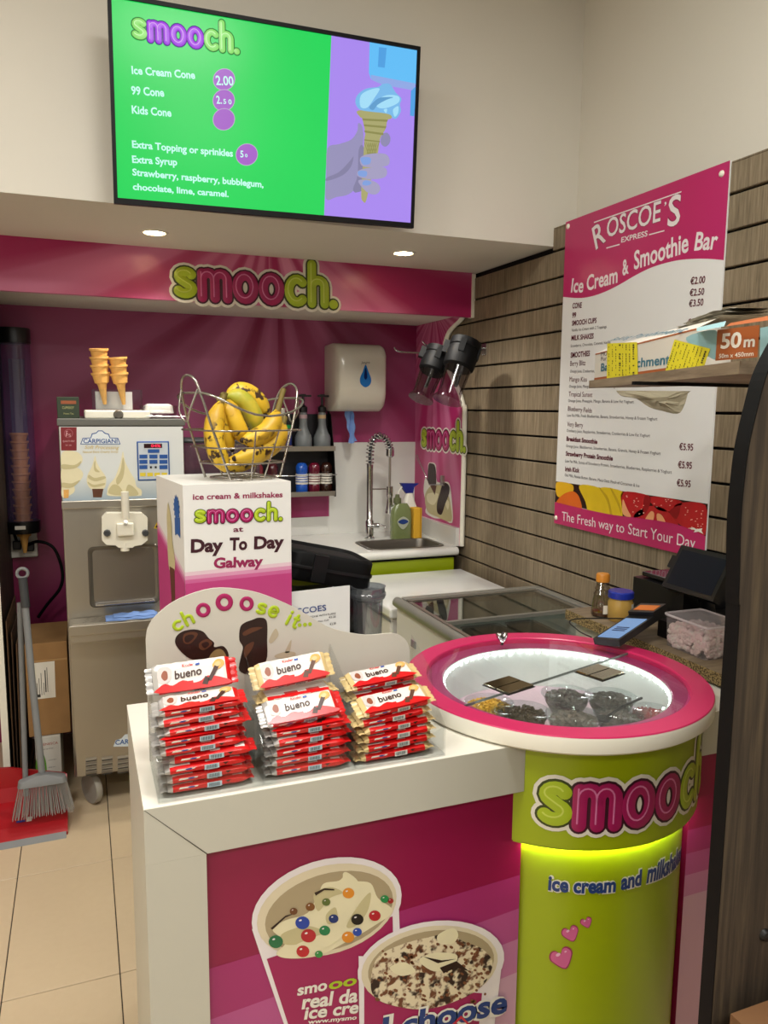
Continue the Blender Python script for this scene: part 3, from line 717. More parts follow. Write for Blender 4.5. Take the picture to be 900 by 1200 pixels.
# drip tray
TX0, TX1 = MX0+.006, MX1-.004
box('drip_tray', TX0, TX1, MY-.10, MY+.0, .726, .765, steel, t, bev=.003, **W)
box('grille', TX0+.012, TX1-.012, MY-.094, MY-.006, .765, .768, steel, t, bev=.001, **W)
slots = []
for i in range(3):
    for k in range(7):
        x = TX0+.045+.028*k+.006*i; y = MY-.078+.026*i; V_, F_ = [(x, y, .7684), (x+.016, y+.010, .7684), (x+.019, y+.014, .7684), (x+.003, y+.004, .7684)], [(0, 1, 2, 3)]; slots.append((V_, F_))
V, F = join(slots); mk('slot', V, F, blackm, t, world=True)
box('apron', TX0+.004, TX1-.004, MY-.092, MY-.0, .70, .726, steel, t, **W)
box('lower_door', MX0+.006, MX1-.004, MY-.012, MY, .150, .70, steel, t, bev=.004, **W)
LP = Plane((0, MY-.012, 0), (1, 0, 0), (0, 0, 1))
for c in range(4):
    for r in range(4):
        p = LP.uv(*z3((106+56*c, 986+16*r-3.5*c))[0])
        o = mk('louvre', [(p.x, MY-.012, p.y), (p.x+.040, MY-.012, p.y), (p.x+.040, MY-.02, p.y-.004), (p.x, MY-.02, p.y-.004), (p.x, MY-.012, p.y-.012), (p.x+.040, MY-.012, p.y-.012)], [(0, 1, 2, 3)[::-1], (3, 2, 5, 4)[::-1], (0, 3, 4), (1, 5, 2)], steel, t, world=True)
        box('louvre_gap', p.x+.001, p.x+.039, MY-.0125, MY-.0119, p.y-.0155, p.y-.012, darkg, t, **W)
lb = Zm(65, 560, 3)
art('badge', [lb((203, 945), (212, 922), (232, 916), (244, 902), (275, 898), (300, 905), (330, 925), (330, 942))], M('badge pale', 'ccd8e0', .4), LP, 1, t)
text('lettering', [('CARPIGIANI', lb((210, 938))[0], lb((338, 928))[0], lb((210, 922))[0])], mb, LP, 2, t, bold=.02)
for x, y in ((MX0+.06, 3.09), (MX1-.06, 3.09), (MX0+.06, 3.64), (MX1-.06, 3.64)):
    k = lathe('castor', [(0, -.014), (.03, -.014), (.058, -.013), (.062, -.008), (.062, .008), (.058, .013), (.03, .014), (0, .014)], M('castor rubber', '9a958c', .6), t, 28)
    k.matrix_basis = chain(t).inverted() @ Matrix.Translation((x, y, .062)) @ Matrix.Rotation(PI/2+.5, 4, 'Z') @ Matrix.Rotation(PI/2, 4, 'X')
    box('castor_fork', x-.02, x+.02, y-.02, y+.03, .122, .15, steeld, t, **W)
box('hopper_cover', MX0+.02+.07, MX0+.32, 3.05, 3.5, 1.505, 1.535, cream, t, bev=.005, **W)
lathe('hopper_knob', [(0, .012), (.012, .012), (.014, .004), (.018, 0)], steeld, t, 16).matrix_basis = chain(t).inverted() @ Matrix.Translation((.135, 3.05, 1.519)) @ Matrix.Rotation(PI/2, 4, 'X')

c = thing('cleaning_cloth', 'folded blue cleaning cloth lying on the drip tray of the machine', 'cloth', (.15, 2.96, .769))
V = []; F = []
for j in range(7):
    for i in range(15):
        x = -.09+.185*i/14; y = -.035+.07*j/6
        V.append((x, y+.004*sin(i*1.1), .010+.006*noise.noise((x*30, y*30, 3))+(.0 if 0 < j < 6 else -.006)))
for j in range(6):
    for i in range(14): a = j*15+i; F.append((a, a+1, a+16, a+15))
b = len(V); V += [(v[0], v[1], .0) for v in V]
ring = [i for i in range(15)]+[15*j+14 for j in range(1, 7)]+[90+i for i in range(13, -1, -1)]+[15*j for j in range(5, 0, -1)]
for i in range(len(ring)): a = ring[i]; d = ring[(i+1) % len(ring)]; F.append((a, b+a, b+d, d))
mk('cloth', V, F, bluec, c, smooth=True)
o = mk('fold', [(v[0]*.8+.01, v[1]*.8, v[2]+.006) for v in V[:105]], F[:84], bluec, c, smooth=True)

# cone rack and the two stacks of wafer cones
t = thing('cone_holder', 'clear plastic box holding up two stacks of wafer cones on the machine', 'holder', (.137, 3.14, 1.535))
for a in ((-.09, .09, -.03, -.027), (-.09, .09, .032, .035), (-.09, -.087, -.027, .032), (.087, .09, -.027, .032)): box('wall', *a, .0, .078, acryf, t)
box('base', -.09, .09, -.03, .035, .0, .003, acryf, t)
box('insert', -.078, .055, .006, .028, .003, .07, M('holder insert', 'bdb8b4', .5), t)
cprof = [(.0015, 0), (.0045, .001), (.011, .06), (.014, .066), (.0175, .0665), (.021, .09), (.0235, .092), (.0238, .098), (.021, .098), (.018, .075), (.010, .06), (.003, .01)]
def cone_proto(name, label, group, loc, rot=(0, 0, 0)):
    o = lathe(name, cprof, cone_m, None, 28, auto=35); tag(o, label, 'cone', group); o.location = loc; o.rotation_euler = rot; o.scale = (1.45, 1.45, 1.22); return o
cp = None
def put_cone(loc, rot, label, group):
    global cp
    if cp is None: cp = cone_proto('wafer_cone', label, group, loc, rot); return cp
    o = cp.copy(); link(o); o.location = loc; o.rotation_euler = rot; o['label'] = label; o['group'] = group; return o
names = ['lowest', 'second', 'third', 'topmost']
for k in range(4): put_cone((.092-.0035*k, 3.128-.002*k, 1.556+.029*k), (0, -.10, .4*k), f'wafer cone, {names[k]} of the taller left stack on the machine', 'wafer cones stacked on the machine')
for k in range(3): put_cone((.160-.003*k, 3.128-.002*k, 1.556+.029*k), (0, -.12, .3*k), f'wafer cone, {["lowest", "middle", "topmost"][k]} of the shorter right stack on the machine', 'wafer cones stacked on the machine')
t = thing('tea_box', 'small dark green carton on the left corner of the machine top', 'box', (-.035, 3.13, 1.505))
box('carton', -.040, .036, -.04, .04, 0, .078, M('dark green card', '26331f', .6), t, bev=.002)
tf = Plane((-.075, 3.09, 1.505), (1, 0, 0), (0, 0, 1))
art('label_band', [[(.014, .052), (.066, .052), (.066, .064), (.014, .064)]], M('orange band', '8d4a26', .6), tf, 1, t, px=False)
text('lettering', [('CUMISKEY', (.018, .034), (.058, .034), .009), ('Finest Tea', (.022, .014), (.056, .014), .006)], M('carton text', 'a8a66a', .6), tf, 1, t, px=False)
t = thing('spray_pan', 'clear plastic tub with a white lid on the right of the machine top', 'tub', (.29, 3.2, 1.505))
loft('tub', [rrect(-.06, .065, -.06, .06, .02, .002), rrect(-.066, .071, -.066, .066, .022, .05)], CLEAR('tub plastic', 'e6e2e0', .2, .1), t, cap0=True)
loft('lid', [rrect(-.055, .058, -.058, .058, .02, .02), rrect(-.050, .054, -.053, .053, .02, .048), rrect(-.04, .044, -.045, .045, .02, .056)], whiteg, t, cap0=True, cap1=True)
t = thing('tissue', 'crumpled white tissue at the front right of the machine top', 'tissue', (.305, 3.08, 1.508))
V = []; F = []
for j in range(9):
    for i in range(17):
        x = -.07+.15*i/16; y = -.035+.06*j/8; V.append((x, y, .004+.018*abs(noise.noise((x*40, y*45, 1)))*(1-abs(j-4)/5)))
for j in range(8):
    for i in range(16): a = j*17+i; F.append((a, a+1, a+18, a+17))
mk('sheet', V, F, M('tissue white', 'd8d6ce', .9), t, smooth=True)

# ------------------------------------------------------------------ cone dispenser tube on the back wall
DX, DY = -.247, 3.70
t = thing('cone_dispenser', 'tall transparent cone dispenser tube with black caps on the back wall', 'dispenser', (DX, DY, 1.0))
DC = lambda z: (DX+.006*(1.8-z)/.8*0, DY)
lathe('tube', [(.062, .012), (.062, .815)], CLEAR('dispenser tube', 'e4dcec', .12, .06, .13, '8f7cae'), t, 40)
lathe('top_cap', [(0, .875), (.064, .875), (.066, .87), (.066, .812), (.062, .81)], black, t, 36)
lathe('bottom_cap', [(.030, .0), (.066, -.002), (.069, .004), (.069, .05), (.062, .052), (.03, .05), (.03, .0)], black, t, 36)
box('wall_bracket', -.03, .03, .06, .118, .1, .75, greyp, t)
art('sticker', [[(-.03, .02), (.012, .02), (.012, .036), (-.03, .036)]], outl, Plane((DX, DY-.0695, 1.0), (1, 0, 0), (0, 0, 1)), 1, t, px=False)
CARD = ['', 'the lowest one wholly inside', 'third up counting the one poking out', 'fourth up', 'fifth up', 'sixth up', 'in the exact middle of the column', 'just above the middle', 'sixth from the top', 'fifth from the top', 'fourth from the top', 'next but one to the top', 'the topmost under the empty space']
for k in range(13):
    put_cone((DX+.0, DY, .905+.0345*k), (0, 0, .5*k), ['wafer cone with its tip poking out under the dispenser tube'][0] if k == 0 else f'wafer cone inside the dispenser tube, {CARD[k]}', 'wafer cones in the dispenser tube')
for o in list(COL.objects):
    if o.name.startswith('wafer_cone') and o.location.y > 3.5: o.scale = (1.6, 1.6, 1.15)

# ------------------------------------------------------------------ niche on the left: broom, dustpan, cartons, socket
t = thing('broom', 'grey long-handled broom standing with its bristles on the red dustpan', 'broom', (-.19, 2.93, 0))
hz = [(-.19, 2.935, .205), (-.20, 3.03, .88)]
tube('handle', [(-.178, 2.94, .19), (-.2, 3.0, .55), (-.213, 3.04, .86)], .0125, greyp, t, 14, world=True)
tube('grip', [(-.210, 3.035, .82), (-.216, 3.045, .93)], .0155, darkg, t, 14, world=True)
V, F = [], []
tc = [Vector((-.216, 3.045, .945))+Vector((.018*cos(a), 0, .018*sin(a))) for a in [2*PI*i/20 for i in range(20)]]
tube('hanging_ring', tc, .006, greyp, t, 8, closed=True, world=True)
loft('head', [rrect(-.262, -.095, 2.905, 2.955, .02, .185), rrect(-.258, -.10, 2.908, 2.952, .02, .205), rrect(-.20, -.155, 2.915, 2.945, .012, .222)], greyp, t, cap0=True, cap1=True, world=True)
V, F = [], []
for i in range(30):
    for j in range(5):
        x = -.256+.155*i/29; y = 2.912+.036*j/4; dx = (x+.178)*.30+random.uniform(-.003, .003); dy = (j-2)*.006; r = .0014
        b = len(V); zb = .075+random.uniform(0, .006)
        for q, (xx, yy_, zz) in enumerate(((x, y, .19), (x+dx, y+dy-.012, zb))):
            for a in range(3): V.append((xx+r*cos(a*2.1), yy_+r*sin(a*2.1), zz))
        for a in range(3): F.append((b+a, b+(a+1) % 3, b+3+(a+1) % 3, b+3+a))
tag(mk('bristles', V, F, M('bristle grey', '8f8c88', .8), t, world=True), kind='stuff')
t = thing('dustpan', 'red dustpan with a grey rubber lip lying open on the floor', 'dustpan', (-.24, 2.98, 0))
def wv(*p): return [Vector(q) for q in p]
prof = [(2.87, .010), (2.92, .038), (3.02, .062), (3.06, .07), (3.08, .14)]
V = []; F = []
for sx in (-.42, -.105):
    for y, z in prof: V.append((sx, y, z))
for sx in (-.42, -.105):
    for y, z in prof: V.append((sx, y, z-.004))
n = 5
for i in range(4): F += [(i, n+i, n+i+1, i+1), (2*n+i, 2*n+i+1, 3*n+i+1, 3*n+i)]
F += [(n+i, 3*n+i, 3*n+i+1, n+i+1) for i in range(4)]+[(0, 2*n, 3*n, n), (n-1, 2*n-1, 4*n-1, 3*n-1)]
o = mk('pan', V, F, redp, t, world=True)
mk('side_wall', [(-.105, 2.875, 0), (-.105, 3.08, 0), (-.105, 3.08, .14), (-.105, 3.02, .064), (-.105, 2.92, .04), (-.105, 2.875, .012), (-.100, 2.875, 0), (-.100, 3.08, 0), (-.100, 3.08, .14), (-.100, 3.02, .064), (-.100, 2.92, .04), (-.100, 2.875, .012)], [list(range(6)), list(range(6, 12))[::-1]]+[(i, 6+i, 6+(i+1) % 6, (i+1) % 6) for i in range(6)], redp, t, world=True)
mk('rear_wall', [(-.42, 3.08, 0), (-.105, 3.08, 0), (-.105, 3.084, .14), (-.30, 3.07, .20), (-.42, 3.07, .21), (-.42, 3.09, 0), (-.105, 3.09, 0), (-.105, 3.092, .14), (-.30, 3.082, .20), (-.42, 3.082, .21)], [(0, 1, 2, 3, 4), (9, 8, 7, 6, 5)]+[(i, 5+i, 5+(i+1) % 5, (i+1) % 5) for i in range(5)], redp, t, world=True)
mk('lip', [(-.42, 2.846, 0), (-.105, 2.85, 0), (-.105, 2.875, .014), (-.42, 2.871, .014), (-.42, 2.88, 0), (-.105, 2.88, 0)], [(0, 1, 2, 3), (0, 4, 5, 1), (3, 2, 5, 4), (0, 3, 4), (1, 5, 2)], greyp, t, world=True, )
tube('handle', [(-.245, 3.05, .09), (-.240, 3.09, .5), (-.236, 3.12, .82)], .010, greyp, t, 12, world=True)
sf = Plane((-.42, 2.92, .0385), (1, 0, 0), (0, .1, .024))
art('label', [[(.147, .020), (.176, .020), (.176, .030), (.147, .030)]], M('label blue', '2a3a8a', .5), sf, 1.5, t, px=False); art('label', [[(.180, .018), (.198, .018), (.198, .042), (.180, .042)]], outl, sf, 1.5, t, px=False)
t = thing('cardboard_box', 'brown cardboard carton with a white shipping label in the niche', 'box', (-.15, 3.32, .25))
box('carton', -.235, -.082, 3.21, 3.52, .252, .63, card, t, bev=.003, **W); box('tape', -.205, -.083, 3.2085, 3.2095, .555, .562, M('tape', 'b08a58', .4), t, **W)
cf = Plane((0, 3.21, 0), (1, 0, 0), (0, 0, 1))
art('shipping_label', [[(-.203, .405), (-.132, .405), (-.130, .553), (-.203, .553)]], outl, cf, 1, t, px=False)
t2 = M('label print', '35332f', .7)
art('label_print', [[(-.198+.008*i, .42), (-.196+.008*i, .42), (-.196+.008*i, .42+.05+.02*(i % 3)), (-.198+.008*i, .42+.05+.02*(i % 3))] for i in range(4)]+[[(-.16, .43), (-.158, .43), (-.158, .53), (-.16, .53)], [(-.168, .43), (-.164, .43), (-.164, .52), (-.168, .52)], [(-.198, .412), (-.186, .412), (-.186, .424), (-.198, .424)]], t2, cf, 2, t, px=False)
t = thing('white_carton', 'white upright carton with a green oval under the brown carton', 'box', (-.16, 3.3, 0))
box('carton', -.215, -.122, 3.2, 3.5, 0, .25, M('carton white', 'c9c6bc', .6), t, bev=.002, **W)
wf = Plane((0, 3.2, 0), (1, 0, 0), (0, 0, 1))
art('leaf_print', [blob(-.197, .12, .020, .07, 24)], M('leaf green', '5d9a2c', .6), wf, 1, t, px=False)
text('lettering', [('ENESCA', (-.185, .215), (-.132, .215), .010)], M('carton red', 'a03428', .6), wf, 1, t, px=False)
text('lettering', [('per cup and cone', (-.185, .198), (-.15, .198), .005), ('natural fibre', (-.17, .15), (-.14, .15), .004), ('keep dry', (-.17, .12), (-.145, .12), .004), ('store flat', (-.17, .09), (-.145, .09), .004), ('recycled board', (-.17, .06), (-.14, .06), .004)], t2, wf, 1, t, px=False)
for k in range(4):
    t = box('flattened_carton', 0, .004, 0, .45, 0, .72-.05*k, M('flat card %d' % (k % 2), ['6d5136', '4d3826'][k % 2], .85), None)
    t.location = (-.298+.010*k, 3.24+.01*k, .001); t.rotation_euler = (0, .008*k, 0)
    tag(t, ['flattened cardboard nearest the partition, the tallest sheet', 'second flattened cardboard sheet from the partition', 'third flattened cardboard sheet from the partition', 'flattened cardboard sheet nearest the brown carton'][k], 'cardboard', 'flattened cartons leaning in the niche')
t = thing('power_socket', 'white double power socket with black plugs low on the niche wall', 'socket', (-.255, YB, .93))
box('plate', -.06, .055, -.035, 0, -.06, .06, white, t, bev=.006); box('plug', -.045, -.01, -.065, -.035, -.02, .02, black, t, bev=.005); box('plug', .01, .042, -.06, -.035, -.03, .008, black, t, bev=.005)
cable = [(-.24, 3.76, .93), (-.19, 3.72, .95), (-.13, 3.70, .92), (-.10, 3.70, .82), (-.11, 3.70, .74), (-.17, 3.72, .66), (-.21, 3.74, .60)]
tag(tube('power_cable', spline(cable, 8), .007, blackm), 'black cable looping down beside the ice cream machine', 'cable')
cable = [(-.272, 3.75, 1.02), (-.30, 3.6, 1.0), (-.292, 3.5, .93), (-.27, 3.45, .82), (-.25, 3.5, .75)]
tag(tube('power_cable', spline([(-.275, 3.76, .92), (-.30, 3.79, 1.02), (-.312, 3.805, 1.2), (-.314, 3.805, 1.45)], 8), .006, blackm), 'black cable running up the wall beside the cone tube', 'cable')

# ================================================================== BACK WALL FITTINGS
t = thing('wipe_dispenser', 'white centrefeed wipe dispenser with a blue drop window on the back wall', 'dispenser', (1.30, YB, 1.70))
yb = -.004
rings = [rrect(-.128, .128, -.004, .004, .004, 0)]
def dr(y, x, zt, zb, r): return [Vector((v.x, y, v.y)) for v in rrect(-x, x, zb, zt, r, 0, 6)]
R5 = [dr(-.001, .132, .165, -.165, .012), dr(-.11, .134, .168, -.165, .016), dr(-.165, .132, .158, -.150, .03), dr(-.200, .124, .135, -.105, .03), dr(-.212, .112, .105, -.07, .03)]
loft('cover', R5, M('dispenser white', 'cdc8ba', .25, coat=.3), t, cap1=True, smooth=True, auto=70)
V_ = [Vector((p[0], -.2135, p[1])) for p in [(.0, .055), (.012, .03), (.022, .0), (.018, -.022), (.0, -.032), (-.018, -.022), (-.022, .0), (-.012, .03)]]
def fl3(nm, pts, y, mt, par, th=.001):
    pts = smoothpoly(pts, 4); V = [(p[0], y, p[1]) for p in pts]+[(p[0], y-th, p[1]) for p in pts]; n = len(pts)
    return mk(nm, V, [list(range(n)), list(range(n, 2*n))[::-1]]+[(i, n+i, n+(i+1) % n, (i+1) % n) for i in range(n)], mt, par)
fl3('drop_window', [(.012, .062), (.026, .03), (.041, -.005), (.036, -.032), (.012, -.047), (-.012, -.032), (-.017, -.005), (-.002, .03)], -.212, M('drop blue', '1f6ab4', .15, coat=.5), t, .002)['label'] = 'blue drop-shaped window'
fl3('drop_core', [(.012, .048), (.019, .02), (.020, .0), (.012, -.01), (.004, .0), (.005, .02)], -.2142, M('drop dark', '0b1f55', .15), t, .001)
text('lettering', [('Jangro', (-.012, .066), (.034, .068), .012)], t2, Plane((1.30, YB-.2125, 1.70), (1, 0, 0), (0, 0, 1)), 1, t, px=False, shear=.3)
V = []; F = []
for j in range(12):
    for i in range(7):
        a = i/6; zz = -.16-.16*j/11; wv_ = .020+.004*sin(j*1.3); V.append((-.035+.022*j/11+(a-.5)*2*wv_, -.10+.012*sin(a*9+j*.6), zz-.006*sin(a*5)*(j == 11)))
for j in range(11):
    for i in range(6): a = j*7+i; F.append((a, a+1, a+8, a+7))
mk('wipe', V, F, bluec, t, smooth=True)['label'] = 'blue paper wipe hanging from the outlet'

# syrup rack
t = thing('syrup_rack', 'two-tier steel wall rack carrying syrup bottles left of the white dispenser', 'rack', (.97, YB, 1.12))
for z, y0 in ((0, -.13), (.225, -.13)):
    box('tray', -.30, .215, y0, -.005, z, z+.004, steel, t); box('tray_lip', -.30, .215, y0-.002, y0, z-.006, z+.018, steel, t)
for x in (-.30, .213): mk('side_plate', [(x, 0, -.01), (x, -.135, -.01), (x, -.135, .05), (x, -.10, .24), (x, -.05, .40), (x, 0, .42), (x+.003, 0, -.01), (x+.003, -.135, -.01), (x+.003, -.135, .05), (x+.003, -.10, .24), (x+.003, -.05, .40), (x+.003, 0, .42)], [list(range(6)), list(range(6, 12))[::-1]]+[(i, 6+i, 6+(i+1) % 6, (i+1) % 6) for i in range(6)], blackm, t)
box('back_plate', -.30, .215, -.004, 0, -.005, .40, M('rack back', '2c2c30', .4, .3), t)
for z in (.10,): tube('rail', [(-.30, -.137, z), (.22, -.137, z)], .0028, chrome, t, 8)
def pump_bottle(x, band, lab):
    b = thing('pump_bottle', lab, 'bottle', (x, YB-.072, 1.3485), group='grey pump bottles on the wall rack')
    lathe('bottle', [(.0, 0), (.040, 0), (.043, .006), (.043, .055), (.040, .062), (.040, .066), (.034, .074), (.022, .105), (.0195, .125), (.0195, .175), (.015, .182), (0, .182)], greyb, b, 28)
    lathe('neck_band', [(.0202, .150), (.0202, .168)], M('band '+band, band, .5), b, 24)
    lathe('collar', [(0, .182), (.021, .182), (.021, .205), (.013, .212), (.007, .216), (.006, .26), (0, .26)], black, b, 20)
    mk('pump_head', *join([boxg(-.022, .04, -.008, .008, .256, .266), boxg(-.012, .012, -.010, .010, .262, .270)]), black, b)
    return b
pump_bottle(1.035, 'b89aa0', 'grey syrup bottle with a black pump, left one with a pinkish neck band')
pump_bottle(1.132, 'c2a77c', 'grey syrup bottle with a black pump, right one with a tan neck band')
def topping(x, col, lab):
    b = thing('topping_bottle', lab, 'bottle', (x, YB-.075, 1.1245), group='topping bottles on the lower rack')
    m_ = M('sauce '+col, col, .12, coat=.5)
    lathe('bottle', [(0, 0), (.027, 0), (.030, .004), (.030, .045), (.026, .052), (.026, .100), (.030, .108), (.030, .135), (.022, .15), (.012, .155), (0, .155)], m_, b, 24)
    lathe('label', [(.0306, .048), (.0306, .098)], outl, b, 24)
    for k in range(3): lathe('label_print', [(.0309, .058+.012*k), (.0309, .063+.012*k)], M('label wine '+col, col, .5), b, 24)
topping(1.025, '1c4fa8', 'topping bottle with bright blue sauce on the lower rack'); topping(1.090, '5a0f24', 'topping bottle with dark red sauce on the lower rack'); topping(1.153, '2a120c', 'topping bottle with brown sauce on the lower rack')
topping(.80, '7a2a34', 'topping bottle seen through the banana basket, left one'); topping(.875, '4a1c22', 'topping bottle seen through the banana basket, right one')
t = thing('sanitiser_bottle', 'white bottle with a green cap and blue label on the upper rack', 'bottle', (.93, YB-.075, 1.3485))
lathe('bottle', [(0, 0), (.040, 0), (.043, .006), (.043, .085), (.038, .09)], white, t, 28); lathe('cap', [(.0, .118), (.038, .118), (.040, .11), (.040, .088), (0, .088)], M('cap green', '1f9a50', .4), t, 28)
lathe('label', [(.0435, .02), (.0435, .07)], M('label blue', '2a4fb0', .5), t, 28)
lathe('spout', [(0, .2), (.012, .2), (.014, .118)], white, t, 16)
t = thing('storage_tub', 'tall smoky plastic storage tub with a dark rim behind the machine', 'tub', (.53, 3.55, .9))
loft('tub', [rrect(-.11, .22, -.10, .10, .03, .001), rrect(-.115, .225, -.105, .105, .03, .50)], CLEAR('tub smoke', 'c8b8c2', .12, .1, .12, '9a8894'), t, cap0=True)
tube('rim', [Vector(v) for v in rrect(-.117, .227, -.107, .107, .03, .503)], .009, darkg, t, 8, closed=True)

# mixer tap with a spring hose
t = thing('mixer_tap', 'chrome spring-hose kitchen tap standing behind the sink', 'tap', (1.335, 3.60, .90)); t.scale = (1, 1, .75)
lathe('body', [(.026, 0), (.026, .012), (.02, .018), (.021, .12), (.018, .125), (.0155, .13), (.0155, .46), (.0165, .465), (.0165, .50), (0, .50)], chrome, t, 24)
hose = spline([(0, 0, .50), (0, 0, .58), (.012, 0, .65), (.05, 0, .69), (.09, 0, .655), (.105, 0, .60)], 14)
tube('hose', hose, .008, darkg, t, 10)
coil = []
L = len(hose)
for i in range(340):
    f = i/339*(L-1); k = min(int(f), L-2); p = hose[k].lerp(hose[k+1], f-k); d = (hose[k+1]-hose[k]).normalized(); n_ = Vector((0, 1, 0)); b_ = d.cross(n_); a = i*2*PI/20
    coil.append(p+(n_*cos(a)+b_*sin(a))*.0185)
tube('spring', coil, .0036, chrome, t, 5)
lathe('hose_end', [(0, 0), (.016, 0), (.021, 0), (.021, -.05), (.012, -.06), (0, -.06)], chrome, t, 20, c=(.107, 0, .605))
tube('spray_tube', [(.107, 0, .56), (.107, 0, .34)], .006, steel, t, 10)
lathe('spray_head', [(0, .35), (.017, .35), (.018, .29), (.014, .27), (.02, .20), (.024, .17), (.0, .165)], chrome, t, 20, c=(.107, 0, 0))
tube('docking_arm', [(0, 0, .335), (.107, 0, .332)], .005, chrome, t, 8)
tube('lever', [(0, 0, .09), (.04, -.035, .10), (.065, -.055, .085)], .008, chrome, t, 10)
tube('valve', [(-.012, 0, .09), (.045, -.012, .09)], .019, chrome, t, 16)
# bottles and sponge
t = thing('spray_cleaner', 'white trigger spray bottle with a dark blue head behind the sink', 'bottle', (1.570, 3.65, .90)); t.scale = (1, 1, .88)
loft('bottle', [rrect(-.045, .045, -.028, .028, .02, .0), rrect(-.045, .045, -.028, .028, .02, .15), rrect(-.03, .03, -.022, .022, .018, .20), rrect(-.016, .016, -.014, .014, .012, .25)], white, t, cap0=True, cap1=True)
mk('trigger_head', [(-.035, -.012, .275), (-.02, -.012, .25), (.018, -.012, .25), (.024, -.012, .285), (.05, -.012, .305), (-.05, -.012, .31), (-.035, .012, .275), (-.02, .012, .25), (.018, .012, .25), (.024, .012, .285), (.05, .012, .305), (-.05, .012, .31)], [list(range(6)), list(range(6, 12))[::-1]]+[(i, 6+i, 6+(i+1) % 6, (i+1) % 6) for i in range(6)], M('trigger blue', '1a2478', .35), t)
tube('trigger', [(-.038, 0, .29), (-.058, 0, .26), (-.06, 0, .22)], .005, white, t, 8)
mk('label', [(-.046, -.0285, .12), (.046, -.0285, .12), (.046, -.0285, .165), (-.02, -.0285, .165)], [(0, 1, 2, 3)], M('trigger blue2', '1a2478', .35), t)
t = thing('soap_bottle', 'clear green washing-up liquid bottle with a dark oval label by the sink', 'bottle', (1.490, 3.565, .90))
sg = M('soap green', '6f7a4e', .15, coat=.6)
loft('bottle', [rrect(-.052, .052, -.03, .03, .02, 0), rrect(-.055, .055, -.03, .03, .022, .10), rrect(-.05, .05, -.028, .028, .02, .15), rrect(-.03, .03, -.02, .02, .015, .18)], sg, t, cap0=True, cap1=True)
lathe('cap', [(.02, .18), (.02, .205), (.012, .21), (.010, .225), (0, .225)], M('soap cap', '5a6040', .3), t, 18, c=(-.02, 0, 0))
o = fl3('label', [(.032, .09), (.0, .115), (-.032, .09), (0, .05)], -.031, M('label pale', 'a6ab96', .4), t); fl3('label_oval', [(.028, .09), (.0, .103), (-.028, .09), (0, .077)], -.0325, navy, t)
t = thing('sponge', 'yellow sponge scourer standing upright beside the soap bottle', 'sponge', (1.570, 3.560, .90))
box('sponge', -.022, .012, -.03, .03, 0, .155, M('sponge yellow', 'd3a22a', .9, bump=.6, bs=200), t, bev=.004); box('scourer', .012, .022, -.03, .03, 0, .155, M('scourer', 'b98a1e', .95, bump=.8, bs=300), t, bev=.002)

# chrome rods on the slatted wall and the two blender jugs hanging on them
def hook(y, z, L, lab):
    t = thing('wall_hook', lab, 'hook', (1.70, y, z), group='chrome hooks on the slatted wall')
    mk('base_plate', *boxg(-.004, 0, -.02, .02, -.03, .02), chrome, t)
    tube('rod', spline([(-.004, 0, 0), (-L*.5, 0, -.002), (-L+.03, 0, 0), (-L, 0, .018)], 6), .0035, chrome, t, 8)
hk = on(1, 3.12, 495, 405); hook(3.12, hk.z, 1.70-hk.x, 'chrome wall hook carrying the blender jugs')
hk2 = on(1, 3.30, 462, 412); hook(3.30, hk2.z, 1.70-hk2.x, 'thin chrome wall hook further back above the wipe dispenser side')
def jug(top, bot, lab, rz):
    top = Vector(top); bot = Vector(bot); ax = (top-bot); H = ax.length
    t = thing('blender_jug', lab, 'jug', bot, group='blender jugs hanging on the wall'); t.rotation_mode = 'QUATERNION'
    t.rotation_quaternion = Vector((0, 0, 1)).rotation_difference(ax.normalized()) @ __import__('mathutils').Quaternion((0, 0, 1), rz)
    s = H/.27*.98
    lathe('jug', [(.062*s, 0), (.061*s, .010*s), (.050*s, .022*s), (.050*s, .05*s), (.057*s, .16*s)], CLEAR('jug plastic', 'd2cacf', .12, .1), t, 28)
    V = []; F = []
    for k in range(6):
        a = k*PI/3+.2; V += [(.048*s*cos(a), .048*s*sin(a), .05*s), (.044*s*cos(a), .044*s*sin(a), .05*s), (.055*s*cos(a), .055*s*sin(a), .18*s), (.059*s*cos(a), .059*s*sin(a), .18*s)]; F.append([4*k, 4*k+1, 4*k+2, 4*k+3])
    mk('rib', V, F, CLEAR('jug rib', '8a8288', .2, .1), t)
    lathe('collar', [(.058*s, .145*s), (.066*s, .155*s), (.068*s, .20*s), (.062*s, .235*s), (.066*s, .24*s), (.066*s, .27*s), (0, .27*s)], blackm, t, 16, auto=30)
    for k in range(4):
        a = k*PI/2; mk('lug', *boxg(*(sorted((.058*s*cos(a)-.012, .074*s*cos(a)+.012))), *(sorted((.058*s*sin(a)-.012, .074*s*sin(a)+.012))), .20*s, .255*s), blackm, t)
    tube('handle', spline([(.06*s, 0, .22*s), (.085*s, 0, .21*s), (.09*s, 0, .15*s), (.085*s, 0, .10*s)], 5), .009*s, black, t, 8)
a = on(1, 3.10, 516, 409); b = on(1, 3.06, 493, 468); jug(a, b, 'clear blender jug with a black base, the left one hanging deeper', 1.2)
a = on(1, 2.96, 547, 399); b = on(1, 2.92, 524, 470); jug(a, b, 'clear blender jug with a black base, the right one against the slats', 1.0)

